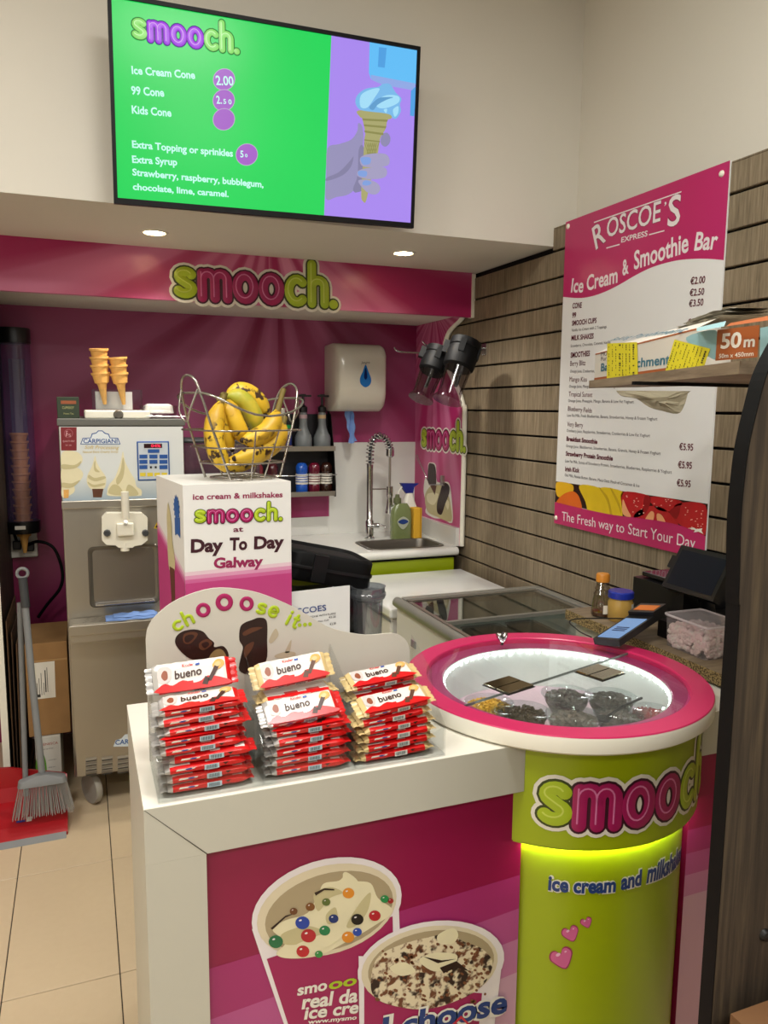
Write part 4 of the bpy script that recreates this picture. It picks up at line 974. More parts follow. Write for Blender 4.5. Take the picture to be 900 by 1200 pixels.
# ------------------------------------------------------------------ chest freezers
FZ = .85
t = thing('glass_top_freezer', 'white chest freezer with a sliding glass top and grey frame', 'freezer', (1.37, 2.12, 0))
fx0, fx1, fy0, fy1 = 1.068, 1.692, 1.70, 2.610
fb = M('freezer white', 'cfccc6', .4, var=.02)
V, F = join([boxg(fx0+.012, fx0+.07, fy0, fy1, .04, FZ-.03), boxg(fx1-.06, fx1-.006, fy0, fy1, .04, FZ-.03), boxg(fx0+.07, fx1-.06, fy0, fy0+.06, .04, FZ-.03), boxg(fx0+.07, fx1-.06, fy1-.05, fy1, .04, FZ-.03), boxg(fx0+.07, fx1-.06, fy0+.06, fy1-.05, .04, .629)])
mk('cabinet', V, F, fb, t, world=True)
gfr = M('freezer frame', '8a8880', .35, .4)
box('frame', fx0+.03, fx1, fy1-.03, fy1+.006, FZ-.03, FZ, gfr, t, bev=.004, **W); box('frame', fx1-.03, fx1+.004, fy0, fy1-.03, FZ-.03, FZ, gfr, t, bev=.004, **W)
tube('side_rail', [(fx0+.014, fy0, FZ-.018), (fx0+.014, fy1+.004, FZ-.018)], .020, gfr, t, 14, world=True)
box('inner_track', fx0+.04, fx1-.03, fy1-.045, fy1-.032, FZ-.022, FZ-.004, steel, t, **W); box('inner_track', fx0+.036, fx0+.05, fy0, fy1-.05, FZ-.022, FZ-.006, steel, t, **W); box('inner_track', fx1-.05, fx1-.036, fy0, fy1-.05, FZ-.022, FZ-.006, steel, t, **W)
fgl = CLEAR('freezer glass', 'dfe8e4', .75, .02)
box('shade_sheet', fx0+.071, fx1-.061, fy0+.061, fy1-.051, .629, .632, M('liner grey', '5a5c5a', .6), t, **W)  # dark sheet added on the bottom so the freezer's inside looks shaded
box('sliding_lid', fx0+.05, fx1-.05, 2.27, fy1-.05, FZ-.012, FZ-.008, fgl, t, **W); box('lid_edge', fx0+.045, fx1-.045, 2.256, 2.272, FZ-.016, FZ-.004, gfr, t, **W)
box('sliding_lid', fx0+.05, fx1-.05, fy0+.02, 2.28, FZ-.022, FZ-.018, CLEAR('freezer glass near', 'f2f6f4', .08, .02), t, **W)
box('logo_plate', fx0+.0085, fx0+.012, 2.43, 2.47, .705, .73, greyp, t, **W)
bins = M('bin grey', '4a4440', .5)
for k, (a, b) in enumerate(((fx0+.09, 1.26), (1.28, 1.45), (1.47, fx1-.09))):
    for j, (c, d) in enumerate(((2.18, 2.50), (1.84, 2.14))):
        o = thing('freezer_basket', ['dark food pan in the freezer, far left', 'dark food pan in the freezer, near left', 'dark food pan in the freezer, far middle', 'dark food pan in the freezer, near middle', 'dark food pan in the freezer, far right', 'dark food pan in the freezer, near right'][k*2+j], 'pan', ((a+b)/2, (c+d)/2, .633), group='food pans in the freezer')
        xx, yy2 = (b-a)/2, (d-c)/2
        loft('pan', [rrect(-xx, xx, -yy2, yy2, .02, .115), rrect(-xx+.006, xx-.006, -yy2+.006, yy2-.006, .02, .11), rrect(-xx+.02, xx-.02, -yy2+.02, yy2-.02, .02, .0)], [M('pan wine', '7a3040', .3), bins, bins][k], o, cap1=True)
        if j == 1:
            V2, F2 = [], []
            for q in range(46):
                c0 = Vector((random.uniform(-xx+.03, xx-.03), random.uniform(-yy2+.03, yy2-.03), random.uniform(.05, .095))); r = random.uniform(.014, .022)
                bm = bmesh.new(); bmesh.ops.create_icosphere(bm, subdivisions=1, radius=r); g = ([v.co*random.uniform(.8, 1.15)+c0 for v in bm.verts], [[v.index for v in f.verts] for f in bm.faces]); bm.free(); V2.append(g)
            V3, F3 = join(V2); tag(mk('frozen_food', V3, F3, [M('frozen yellow', 'c9a552', .7), M('frozen pale', 'c2b89a', .7), M('frozen green', 'a8a880', .7)][k], o, smooth=True), kind='stuff')
V = []; F = []
for j in range(7):
    for i in range(13): V.append((1.30+.30*i/12, 1.95+.16*j/6, .775+.012*noise.noise((i*.7, j*.9, 0))))
for j in range(6):
    for i in range(12): a = j*13+i; F.append((a, a+1, a+14, a+13))
tag(mk('plastic_bag', V, F, M('bag plastic', '8f9488', .3, alpha=.8), None, smooth=True), 'crumpled translucent bag over the pans inside the glass freezer', 'bag')
t = thing('chest_freezer', 'white chest freezer with a solid lid in front of the sink cabinet', 'freezer', (1.37, 2.93, 0))
box('cabinet', 1.075, 1.655, 2.66, 3.235, .04, .755, fb, t, bev=.008, **W)
box('lid', 1.062, 1.662, 2.635, 3.225, .762, .80, M('freezer lid', 'd6d6d2', .22, coat=.4, var=.02), t, bev=.008, **W)
box('lid_grip', 1.050, 1.062, 2.72, 2.86, .770, .795, greyp, t, bev=.003, **W)
box('trim_line', 1.0715, 1.075, 2.66, 3.2, .742, .75, greyp, t, **W)
SFc = Plane((1.0745, 3.235, 0), (0, -1, 0), (0, 0, 1))
text('lettering', [('CROWN', (.14, .655), (.34, .655), .030)], t2, SFc, 1, t, px=False)

# ================================================================== THE COUNTER
CT = .95; CY = 1.145; CX = .066; PY = 1.160
t = thing('service_counter', 'white serving counter with a pink printed front panel', 'counter', (.9, 1.36, 0)); ctr = t
cw = M('counter white', 'bfbdb0', .4, var=.015)
DCN = (.935, 1.360); RD = .298
def slab_arc(side, z0, z1, y0=CY, y1=1.587, R=RD):
    a0 = math.atan2(y0-DCN[1], -math.sqrt(R*R-(y0-DCN[1])**2)*side); a1 = math.atan2(y1-DCN[1], -math.sqrt(R*R-(y1-DCN[1])**2)*side)
    if side > 0:
        a0 += 2*PI; arcp = [(DCN[0]+R*cos(a0+(a1-a0)*i/24), DCN[1]+R*sin(a0+(a1-a0)*i/24)) for i in range(25)]; pl = [(CX, y0)]+arcp+[(CX, y1)]
    else:
        arcp = [(DCN[0]+R*cos(a1+(a0-a1)*i/24), DCN[1]+R*sin(a1+(a0-a1)*i/24)) for i in range(25)]; pl = [(1.69, y1)]+arcp+[(1.69, y0)]
    n = len(pl); V = [(x, y, z) for z in (z0, z1) for x, y in pl]
    return V, [list(range(n))[::-1], list(range(n, 2*n))]+[(i, (i+1) % n, n+(i+1) % n, n+i) for i in range(n)]
tm = M('counter top', 'e3dfd2', .35, var=.015)
for s in (1, -1):
    mk('top', *slab_arc(s, CT-.0006, CT, CY+.0006), tm, t, world=True); mk('top_band', *slab_arc(s, .86, CT-.0006), cw, t, world=True)
box('side_leg', CX, .157, CY, 1.587, 0, .8598, cw, t, **W)
# mitre joint between leg and band
FC = Plane((0, CY, 0), (1, 0, 0), (0, 0, 1))
jm = M('joint line', '4a463c', .7)
art('mitre_joint', [[(CX+.0006, CT-.001), (CX+.0016, CT-.001), (.1585, .8606), (.157, .8596)]], jm, FC, .6, t, px=False)
box('front_panel', .157, .736, PY, PY+.018, 0, .8598, M('panel magenta', '8c0c42', .35, var=.02), t, **W)
box('top_extension', 1.30, 1.69, 1.588, 1.80, .86, CT, cw, t, **W)
box('front_panel', 1.134, 1.69, PY, PY+.018, 0, .8598, MATS['panel magenta'], t, **W)
PF = Plane((0, PY, 0), (1, 0, 0), (0, 0, 1))
zc = Zm(230, 980, 2.3077)
def pu(*p): return [PF.uv(*q) for q in p]
# stepped printed bands, dark magenta at the top to pale pink at the floor
bands = [((243, 1136), (620, 1022), 'a02a68'), ((243, 1196), (620, 1060), 'b04e86'), ((243, 1240), (620, 1095), 'bd769e'), ((243, 1290), (620, 1133), 'c99cb2')]
for k, (a, b, c) in enumerate(bands):
    A, B = pu(a, b); sl = (B.y-A.y)/(B.x-A.x); x0, x1 = .158, .736
    art('printed_band', [[(x0, 0), (x1, 0), (x1, A.y+sl*(x1-A.x)), (x0, max(.001, A.y+sl*(x0-A.x)))]], M('band %d' % k, c, .35, var=.02), PF, .4+.4*k, t, px=False)
for k, (a, b, c) in enumerate([((802, 974), (841, 967), 'a02a68'), ((799, 1002), (841, 993), 'b04e86'), ((799, 1027), (840, 1017), 'bd769e'), ((797, 1052), (836, 1042), 'c99cb2')]):
    A, B = pu(a, b)
    art('printed_band', [[(1.134, 0), (1.60, 0), (1.60, B.y+.02*(1.6-B.x)), (1.134, A.y)]], M('band %d' % k, c, .35, var=.02), PF, .4+.4*k, t, px=False)
# printed tubs of ice cream
def pa(nm, mt, *s, lay=1, n=5, lab=None): return art(nm, [smoothpoly(zc(*q), n) for q in s], mt, PF, 2.5+lay, t, label=lab)
def ell(cx, cy, rx, ry, rot, n=36): return blob(cx, cy, rx, ry, n, rot=math.radians(rot))
tubw = M('tub white', 'e6dfe0', .4); tubc = M('tub cream', 'd9cdb0', .4, var=.1); tubin = M('tub inside', 'a89878', .4); tubp = M('tub pink', '9c1a55', .4)
def raw(nm, mt, *s, lay=1, stuff=False): return art(nm, [zc(*q) for q in s], mt, PF, 2.5+lay, t, stuff=stuff)
raw('tub_picture', tubw, ((150, 250), (545, 150), (550, 260), (560, 620), (275, 620), (180, 340)), lay=0)
raw('tub_picture', tubw, ell(352, 195, 208, 132, -17), lay=.4)
raw('tub_picture', tubp, ((190, 330), (530, 215), (540, 620), (285, 620)), lay=.8)
raw('tub_picture', tubc, ell(352, 198, 194, 118, -17), lay=1.2)
raw('tub_picture', tubin, ell(358, 202, 178, 102, -17), lay=1.6)
pa('ice_cream_picture', ivory, ((205, 250), (240, 225), (300, 205), (330, 150), (345, 125), (385, 118), (405, 100), (425, 118), (470, 125), (490, 165), (530, 200), (480, 240), (420, 275), (330, 320), (250, 328), (215, 315), (240, 285)), lay=2)
pa('ice_cream_picture', ivory2, ((320, 150), (360, 135), (395, 150), (360, 165), (330, 200), (318, 175)), ((405, 240), (440, 180), (470, 150), (462, 200), (430, 240)), ((230, 262), (300, 240), (350, 262), (300, 285), (240, 290)), ((350, 210), (375, 190), (380, 225), (355, 235)), lay=2.5)
pa('ice_cream_picture', ivory, ((395, 100), (412, 98), (440, 130), (425, 200), (395, 235), (372, 230), (395, 190), (400, 150)), ((255, 300), (330, 265), (400, 250), (380, 280), (300, 318)), lay=3)
raw('chocolate_line', choc, ((318, 150), (345, 138), (372, 140), (372, 144), (345, 143), (322, 158)), ((200, 246), (240, 212), (270, 204), (240, 217), (205, 250)), lay=3.4)
for cx, cy, c, rx in ((286, 231, '1f3fa0', 22), (410, 151, 'd98a28', 18), (481, 212, 'b3202c', 18), (508, 167, '2a8a4a', 13), (524, 172, '9a2a28', 9), (434, 222, '15120f', 19), (346, 252, '1f7a4a', 17), (302, 266, 'b0202c', 23), (287, 308, 'b8242c', 20), (409, 270, 'd9892a', 19), (434, 256, '2348a8', 14), (214, 282, '1d6b42', 22), (307, 188, '7a4a20', 14), (370, 220, '16306e', 15), (330, 316, '2f8a44', 12), (350, 175, '5a6a30', 13), (262, 200, '6a4022', 12)):
    rx *= .88
    raw('sweet_picture', M('sweet '+c, c, .3, var=.15, vs=40), ell(cx, cy, rx, rx*.9, 0, 18), lay=3.7)
    raw('sweet_shine', tubw, ell(cx-rx*.3, cy-rx*.35, rx*.22, rx*.13, -20, 8), lay=4)
text('lettering', [('smo', zc((272, 428))[0], zc((352, 412))[0], zc((272, 400))[0])], outl, PF, 5, t, bold=.03)
text('lettering', [('oo', zc((356, 412))[0], zc((432, 398))[0], zc((356, 385))[0])], limed, PF, 5, t, bold=.03)
text('lettering', [('real da', zc((284, 464))[0], zc((434, 444))[0], zc((284, 428))[0]), ('ice cre', zc((290, 492))[0], zc((436, 474))[0], zc((290, 460))[0]), ('www.mysmo', zc((300, 505))[0], zc((432, 492))[0], zc((300, 494))[0])], outl, PF, 5, t, bold=.03)
raw('tub_picture', tubw, ((437, 320), (825, 330), (790, 620), (440, 620)), lay=5.5)
raw('tub_picture', tubw, ell(632, 345, 200, 118, -10), lay=5.9)
raw('tub_picture', tubp, ((452, 400), (770, 420), (750, 620), (452, 620)), lay=6.3)
raw('tub_picture', tubc, ell(628, 348, 186, 108, -10), lay=6.7)
raw('tub_picture', tubin, ell(632, 346, 172, 94, -10), lay=7.1)
crumb = SPOTTY('crumb ice cream print', 'ddd0b0', '6a3d24', 70, .50, .60, .5, 0, '2c1810', 45)
pa('ice_cream_picture', crumb, ((470, 380), (490, 320), (560, 285), (650, 262), (690, 245), (710, 275), (770, 300), (798, 340), (770, 400), (700, 440), (620, 462), (540, 455), (480, 430)), lay=7.5)
rr_ = random.Random(3)
raw('crumb_picture', M('crumb brown', '7a4a2a', .6, var=.3, vs=80), *[ell(rr_.uniform(485, 785), rr_.uniform(285, 445), rr_.uniform(3, 7), rr_.uniform(3, 5), 30, 6) for _ in range(95)], lay=7.9, stuff=True)
pa('ice_cream_picture', ivory, ((650, 262), (690, 243), (705, 262), (690, 285), (655, 285)), ((600, 330), (640, 310), (700, 315), (690, 345), (640, 360)), ((520, 350), (560, 335), (590, 360), (550, 372)), lay=8.3)
raw('chocolate_line', choc, ((655, 350), (700, 332), (735, 360), (700, 350), (665, 365)), ((610, 320), (660, 330), (700, 326), (650, 338)), lay=8.6)
# big two-line slogan in navy with a white outline
for bo, mt, ly in ((.09, outl, 9.2), (.03, navy, 9.8)):
    text('lettering', [('I choose', zc((497, 548))[0], zc((835, 468))[0], zc((505, 486))[0])], mt, PF, 2.5+ly, t, bold=bo)
rp = M('red line', 'c02238', .4)
V = [zc(*q)[0] for q in ()] if False else None
dm = zc((712, 478), (755, 520), (712, 565), (668, 520)); dm2 = zc((712, 486), (748, 520), (712, 557), (676, 520))
art('diamond_outline', [[dm[i], dm[(i+1) % 4], dm2[(i+1) % 4], dm2[i]] for i in range(4)], rp, PF, 13, t)

# ------------------------------------------------------------------ round topping display
RC = (.927, 1.354)
t = thing('topping_display', 'round pink-rimmed illuminated topping display on a lime green drum', 'display', (RC[0], RC[1], 0)); disp = t
OD = (DCN[0]-RC[0], DCN[1]-RC[1], 0)
def cyl_part(nm, R, z0, z1, mt, th=.012, n=96):
    return lathe(nm, [(R, z0), (R, z1), (R-th, z1), (R-th, z0)], mt, t, n, close=True, auto=50, c=OD)
cyl_part('lower_drum', .272, .0, .80, lime)
cyl_part('upper_drum', .297, .76, .949, lime)
cyl_part('drum_cover', .2955, .7565, .760, lime, .022)
ledm = M('led strip white', 'f6ffe8', .5, var=0, emit=45)
lathe('under_glow_strip', [(.2745, .757), (.283, .751), (.2745, .751)], ledm, t, 96, close=True, c=OD)
lathe('rim_apron', [(.305, .951), (.314, .951), (.320, .956), (.320, .980), (.318, .984), (.305, .984)], cream, t, 128, close=True, auto=50)
lathe('rim_top', [(.3185, .984), (.317, .9862), (.2745, .9862), (.273, .9845), (.273, .970), (.305, .970), (.305, .984)], ringpink, t, 128, close=True, auto=40)
lathe('rim_step', [(.273, .972), (.240, .972), (.238, .969), (.238, .955), (.273, .955)], M('rim step', 'b84078', .35), t, 128, close=True, auto=40)
well = M('well white', 'dfe6e2', .35)
lathe('well_wall', [(.2375, .970), (.2375, .872), (.250, .872), (.250, .955)], well, t, 96, close=True, auto=40)
lathe('well_floor', [(0, .875), (.238, .875), (.238, .868), (0, .868)], M('well floor', 'd8b4c4', .4, var=.15, vs=12), t, 64)
V = []; parts = []
for i in range(66):
    a = 2*PI*i/66; c = Vector((.2345*cos(a), .2345*sin(a), .962)); v, f = boxg(-.0012, .0012, -.0026, .0026, -.002, .002)
    parts.append(([Matrix.Rotation(a, 3, 'Z') @ Vector(q)+c for q in v], f))
V, F = join(parts); tag(mk('led_dots', V, F, M('led dots', 'ffffff', .4, var=0, emit=34), t), kind='stuff')
lathe('well_glow_band', [(.2372, .9645), (.2360, .9685), (.2372, .9685)], M('well glow', 'f2fff6', .5, var=0, emit=1.0), t, 96, close=True)  # glowing band added behind the dots to brighten the well
# two half covers of glass meeting on a joint line
jd = math.radians(17)
for s in (1, -1):
    V = []; 
    for zz in (.9795, .9835):
        for i in range(41): a = jd+(0 if s > 0 else PI)+PI*i/40; V.append((.268*cos(a)-s*.0008*sin(jd)*0, .268*sin(a), zz))
    n = 41; F = [list(range(n))[::-1], list(range(n, 2*n))]+[(i, (i+1) % n, n+(i+1) % n, n+i) for i in range(n)]
    o = mk('glass_cover', V, F, glass, t)
    o['label'] = 'rear half of the round glass cover' if s > 0 else 'front half of the round glass cover'
d_ = Vector((cos(jd), sin(jd), 0))
V, F = boxg(-.268, .268, -.0006, .0006, .979, .9842); mk('glass_joint', [Matrix.Rotation(jd, 3, 'Z') @ Vector(v) for v in V], F, M('joint grey', '6e7672', .3), t)
hg = M('hinge steel', 'b0a892', .10, 1, var=0)
for (cx, cy), rz in ((on(2, .985, 596, 803)[:2], .35), (on(2, .985, 703, 788)[:2], .35)):
    for s in (1, -1):
        V, F = boxg(-.038, .038, .0015, .034, 0, .004)
        R_ = Matrix.Rotation(jd+.0, 3, 'Z'); V = [R_ @ Vector((v[0], v[1]*s, v[2]))+Vector((cx-RC[0], cy-RC[1], .9838)) for v in V]
        if s < 0: F = [f[::-1] for f in F]
        mk('hinge_plate', V, F, hg, t); 
        V, F = boxg(-.0405, .0405, .0008, .0365, -.001, .0005); V = [R_ @ Vector((v[0], v[1]*s, v[2]))+Vector((cx-RC[0], cy-RC[1], .9838)) for v in V]
        if s < 0: F = [f[::-1] for f in F]
        mk('hinge_gasket', V, F, black, t)
kp_ = on(2, .99, 588, 753); kx, ky = kp_.x-RC[0], kp_.y-RC[1]
hp = [(0, -.014), (.010, -.004), (.014, .005), (.010, .011), (.004, .010), (0, .006), (-.004, .010), (-.010, .011), (-.014, .005), (-.010, -.004)]
hp = smoothpoly(hp, 4); n = len(hp)
V = [(kx+x, ky-.005, 1.004+z) for x, z in hp]+[(kx+x, ky+.005, 1.004+z) for x, z in hp]+[(kx+x*.6, ky-.009, 1.005+z*.6) for x, z in hp]
mk('heart_knob', V, [list(range(n, 2*n))[::-1], list(range(2*n, 3*n))]+[(i, n+i, n+(i+1) % n, (i+1) % n) for i in range(n)]+[(2*n+i, i, (i+1) % n, 2*n+(i+1) % n) for i in range(n)], chrome, t, smooth=True)['label'] = 'chrome heart-shaped lifting knob'
mk('knob_stem', *boxg(kx-.003, kx+.003, ky-.003, ky+.003, .9838, .994), chrome, t)
UD = Cyl(DCN, .2975); LD = Cyl(DCN, .2725)
logo(UD, (636, 962), (826, 917), (636, 921), t, 1, depth=.0008)
for bo, mt, ly in ((.10, outl, 1), (.04, navy, 2)):
    text('lettering', [('ice cream', (642, 1042), (721, 1044), (642, 1026)), ('and', (727, 1042), (751, 1036), (727, 1025)), ('milkshakes', (757, 1034), (797, 1006), (757, 1014))], mt, LD, ly, t, bold=bo)
zd = Zm(600, 930, 3.4615)
def heart(cx, cy, s, rot):
    p = [(0, 1), (.9, .1), (1.05, -.45), (.75, -.85), (.35, -.85), (0, -.45), (-.35, -.85), (-.75, -.85), (-1.05, -.45), (-.9, .1)]
    return smoothpoly([(cx+s*(x*cos(rot)-y*sin(rot)), cy+s*(x*sin(rot)+y*cos(rot))) for x, y in p], 4)
for cx, cy, s in ((203, 668, 46), (238, 568, 34), (302, 523, 23)):
    for k, (f, mt) in enumerate(((1.0, M('heart edge', '9c2a58', .4)), (.88, M('heart pink', 'cc5f92', .4)), (.0, None))):
        if mt: art('heart_print', [zd(*heart(cx, cy, s*f, -.35))], mt, LD, 1+k*.6, t)
    art('heart_print', [zd(*ell(cx-s*.35, cy-s*.35, s*.22, s*.14, -30, 12)), zd(*ell(cx+s*.30, cy-s*.62, s*.12, s*.08, -30, 10))], M('heart shine', 'e8b4d0', .4), LD, 2.4, t)

# bowls of toppings in the lit well
bowlm = CLEAR('bowl plastic', 'f2f6f6', .10, .05)
def bowl(px, py, r, col, lab, kind='crumb', col2=None):
    p = on(2, .925, px, py); h = .046
    b = thing('topping_bowl', lab, 'bowl', (p.x, p.y, .8755), group='bowls of toppings in the round display')
    lathe('bowl', [(0, .001), (r*.55, .001), (r*.62, .006), (r*.98, h), (r*1.03, h+.001), (r*1.03, h+.003), (r*.95, h)], bowlm, b, 32)
    V = []
    rn = random.Random(int(px)); N = 230
    g = []
    for i in range(N):
        a = rn.uniform(0, 2*PI); q = math.sqrt(rn.random())*r*.82; s = rn.uniform(.0022, .005) if kind == 'crumb' else .0028
        c = Vector((q*cos(a), q*sin(a), .034+.009*(1-(q/r)**2)+rn.uniform(-.003, .004)))
        bm = bmesh.new(); bmesh.ops.create_icosphere(bm, subdivisions=1, radius=s) if kind != 'crumb' else bmesh.ops.create_cube(bm, size=s*1.5)
        R_ = Matrix.Rotation(rn.uniform(0, 3), 3, Vector((rn.random(), rn.random(), 1)))
        g.append(([R_ @ v.co+c for v in bm.verts], [[v.index for v in f.verts] for f in bm.faces])); bm.free()
    V, F = join(g); m_ = M('topping '+col, col, .6, var=.35, vs=120); tag(mk('topping', V, F, m_, b), kind='stuff')
    lathe('topping_base', [(0, .038), (r*.5, .037), (r*.84, .029), (r*.6, .006), (0, .004)], m_, b, 24)
BW = [((573, 822), .052, 'd8a030', 'clear bowl of golden chopped nuts, the leftmost one', 'crumb'), ((612, 832), .058, '5a4c40', 'clear bowl of dark crushed biscuits, second from the left at the front', 'crumb'), ((664, 812), .055, '463a34', 'clear bowl of dark chocolate bits, middle of the rear row', 'crumb'), ((672, 838), .058, '6a5c52', 'clear bowl of grey crumbs with a scoop, middle front', 'crumb'), ((716, 815), .055, '52463e', 'clear bowl of crushed biscuit crumbs, right of the rear row', 'crumb'), ((725, 836), .050, '5a4a44', 'clear bowl of dark sprinkles, right front', 'sprinkle'), ((763, 832), .046, '8a1f24', 'clear bowl of red sugar strands, the rightmost one', 'sprinkle')]
for (a, b), r, c, l, k in BW: bowl(a, b, r, c, l, k)
sp0 = on(2, .94, 708, 842); sp1 = on(2, .955, 752, 818)
t = thing('topping_scoop', 'dark plastic scoop lying across the bowls', 'scoop', sp0)
tube('handle', [sp0, (sp0+sp1)/2+Vector((0, 0, .004)), sp1], .0028, blackm, t, 8, world=True); lathe('ladle', [(0, -.006), (.012, -.004), (.015, .002)], blackm, t, 16)

# ================================================================== CHOCOLATE BAR DISPLAY
t = thing('bar_stand', 'clear acrylic stand of chocolate bars with a curved white printed back', 'display stand', (.32, 1.22, CT))
BYp = 1.305
prof = [(.088, CT+.002), (.088, 1.165), (.092, 1.185), (.108, 1.207), (.143, 1.230), (.20, 1.244), (.258, 1.236), (.303, 1.219), (.349, 1.194), (.396, 1.162), (.429, 1.147), (.478, 1.134), (.529, 1.132), (.553, 1.122), (.566, 1.10), (.568, 1.06), (.569, CT+.002)]
pf = [(v.x, v.y) for v in spline([(a, b, 0) for a, b in prof[1:-1]], 4)]; pf = [prof[0]]+pf+[prof[-1]]; n = len(pf)
V = [(x, BYp, z) for x, z in pf]+[(x, BYp+.004, z) for x, z in pf]
bkm = M('frosted white print', 'c9c5b9', .3, var=.02)
mk('back_panel', V, [list(range(n))[::-1], list(range(n, 2*n))]+[(i, (i+1) % n, n+(i+1) % n, n+i) for i in range(n)][::1], bkm, t, world=True)
BF = Plane((0, BYp, 0), (1, 0, 0), (0, 0, 1))
zb = Zm(160, 680, 4.737)
def sl(word, a, b, top, mt, nm='letter', r=.165, gap=.33):
    A, B = BF.uv(*a), BF.uv(*b); xh = (BF.uv(*top)-A).length
    for g in strokes(word, BF, A, B, xh, r, .0008, 1, gap=gap):
        if g[0]: mk(nm, g[0], g[1], mt, t, world=True, smooth=True)
sl('ch', zb((220, 282))[0], zb((318, 232))[0], zb((200, 240))[0], limed, r=.165)
for (cx, cy, rx, ry, w_) in ((370, 165, 37, 37, .0035), (487, 122, 44, 45, .0042), (611, 130, 36, 38, .0035)):
    P2 = [BF.uv(*zb((cx+rx*.8*cos(2*PI*i/24), cy+ry*.8*sin(2*PI*i/24)))[0]) for i in range(25)]
    V, F = strokeg([(p.x, p.y) for p in P2], w_, .0008, True); mk('letter', [BF(u, v, EPS+q) for u, v, q in V], F, pinkl, t, world=True, smooth=True)['label'] = 'large magenta letter o'
sl('se', zb((665, 182))[0], zb((775, 205))[0], zb((682, 130))[0], limed, r=.165)
sl('it', zb((832, 240))[0], zb((880, 262))[0], zb((845, 192))[0], limed, r=.165, gap=.5)
z2b = Zm(340, 680, 4.737)
for q in ((52, 248), (82, 246), (110, 243)):
    art('letter', [z2b(*blob(q[0], q[1], 11, 11, 16))], limed, BF, 1, t)
def ba(nm, mt, *s, lay=1): art(nm, [smoothpoly(zb(*q), 4) for q in s], mt, BF, lay, t)
ba('chocolate_picture', choc, ((215, 350), (222, 310), (260, 282), (320, 272), (370, 285), (400, 320), (430, 345), (432, 370), (480, 365), (508, 400), (500, 440), (400, 445), (310, 440), (250, 400)), ((575, 262), (600, 235), (640, 220), (680, 207), (722, 225), (725, 330), (718, 450), (640, 520), (570, 500), (580, 420), (590, 370), (570, 330)))
ba('chocolate_sheen', chocm, ((262, 300), (310, 285), (340, 300), (300, 350), (262, 345)), ((350, 345), (395, 325), (420, 350), (380, 385), (350, 380)), ((590, 290), (640, 262), (700, 262), (640, 290), (600, 308)), ((600, 370), (650, 340), (640, 380), (600, 430)), lay=2)
ba('chocolate_picture', choc, ((270, 310), (305, 300), (320, 312), (290, 342), (268, 338)), ((360, 352), (390, 340), (402, 356), (378, 376)), lay=3)
ba('cream_filling', M('filling', '8a7048', .5, var=.2), ((405, 440), (420, 400), (455, 380), (485, 395), (495, 440)), lay=2)
ba('milk_picture', M('milk print', 'b8ab92', .4), ((735, 330), (770, 268), (788, 300), (770, 330), (745, 350)), ((770, 415), (830, 395), (880, 400), (870, 425), (780, 432)), ((840, 360), (860, 330), (850, 395), (825, 400)), lay=1)
# pockets: base, dividers, stepped front walls
AX = [.090, .2525, .408, .5705]
box('base', .088, .571, 1.152, BYp, CT+.0005, CT+.0035, acryf, t, **W)
def side(nm, x, label=None):
    s_ = [(1.153, CT+.003), (1.153, CT+.055), (1.165, CT+.062), (1.205, CT+.095), (1.215, CT+.135), (BYp, CT+.175), (BYp, CT+.003)]
    V = [(x-.001, y, z) for y, z in s_]+[(x+.001, y, z) for y, z in s_]; n = len(s_)
    o = mk(nm, V, [list(range(n)), list(range(n, 2*n))[::-1]]+[(i, n+i, n+(i+1) % n, (i+1) % n) for i in range(n)], acryf, t, world=True)
for x in AX: side('divider', x)
for i in range(3):
    a, b = AX[i]+.002, AX[i+1]-.002
    for y, z0, z1, nm in ((1.1535, CT+.003, CT+.045, 'front_lip'), (1.219, CT+.003, CT+.095, 'rear_pocket_front')):
        pts = [(a, z0), (b, z0), (b, z1+.008), (b-.02, z1), ((a+b)/2, z1-.006), (a+.02, z1), (a, z1+.008)]
        V = [(x, y, z) for x, z in pts]+[(x, y+.002, z) for x, z in pts]; n = len(pts)
        mk(nm, V, [list(range(n)), list(range(n, 2*n))[::-1]]+[(k, n+k, n+(k+1) % n, (k+1) % n) for k in range(n)], acryf, t, world=True)
    box('rear_pocket_floor', a, b, 1.221, BYp-.001, CT+.085, CT+.0875, acryf, t, **W)

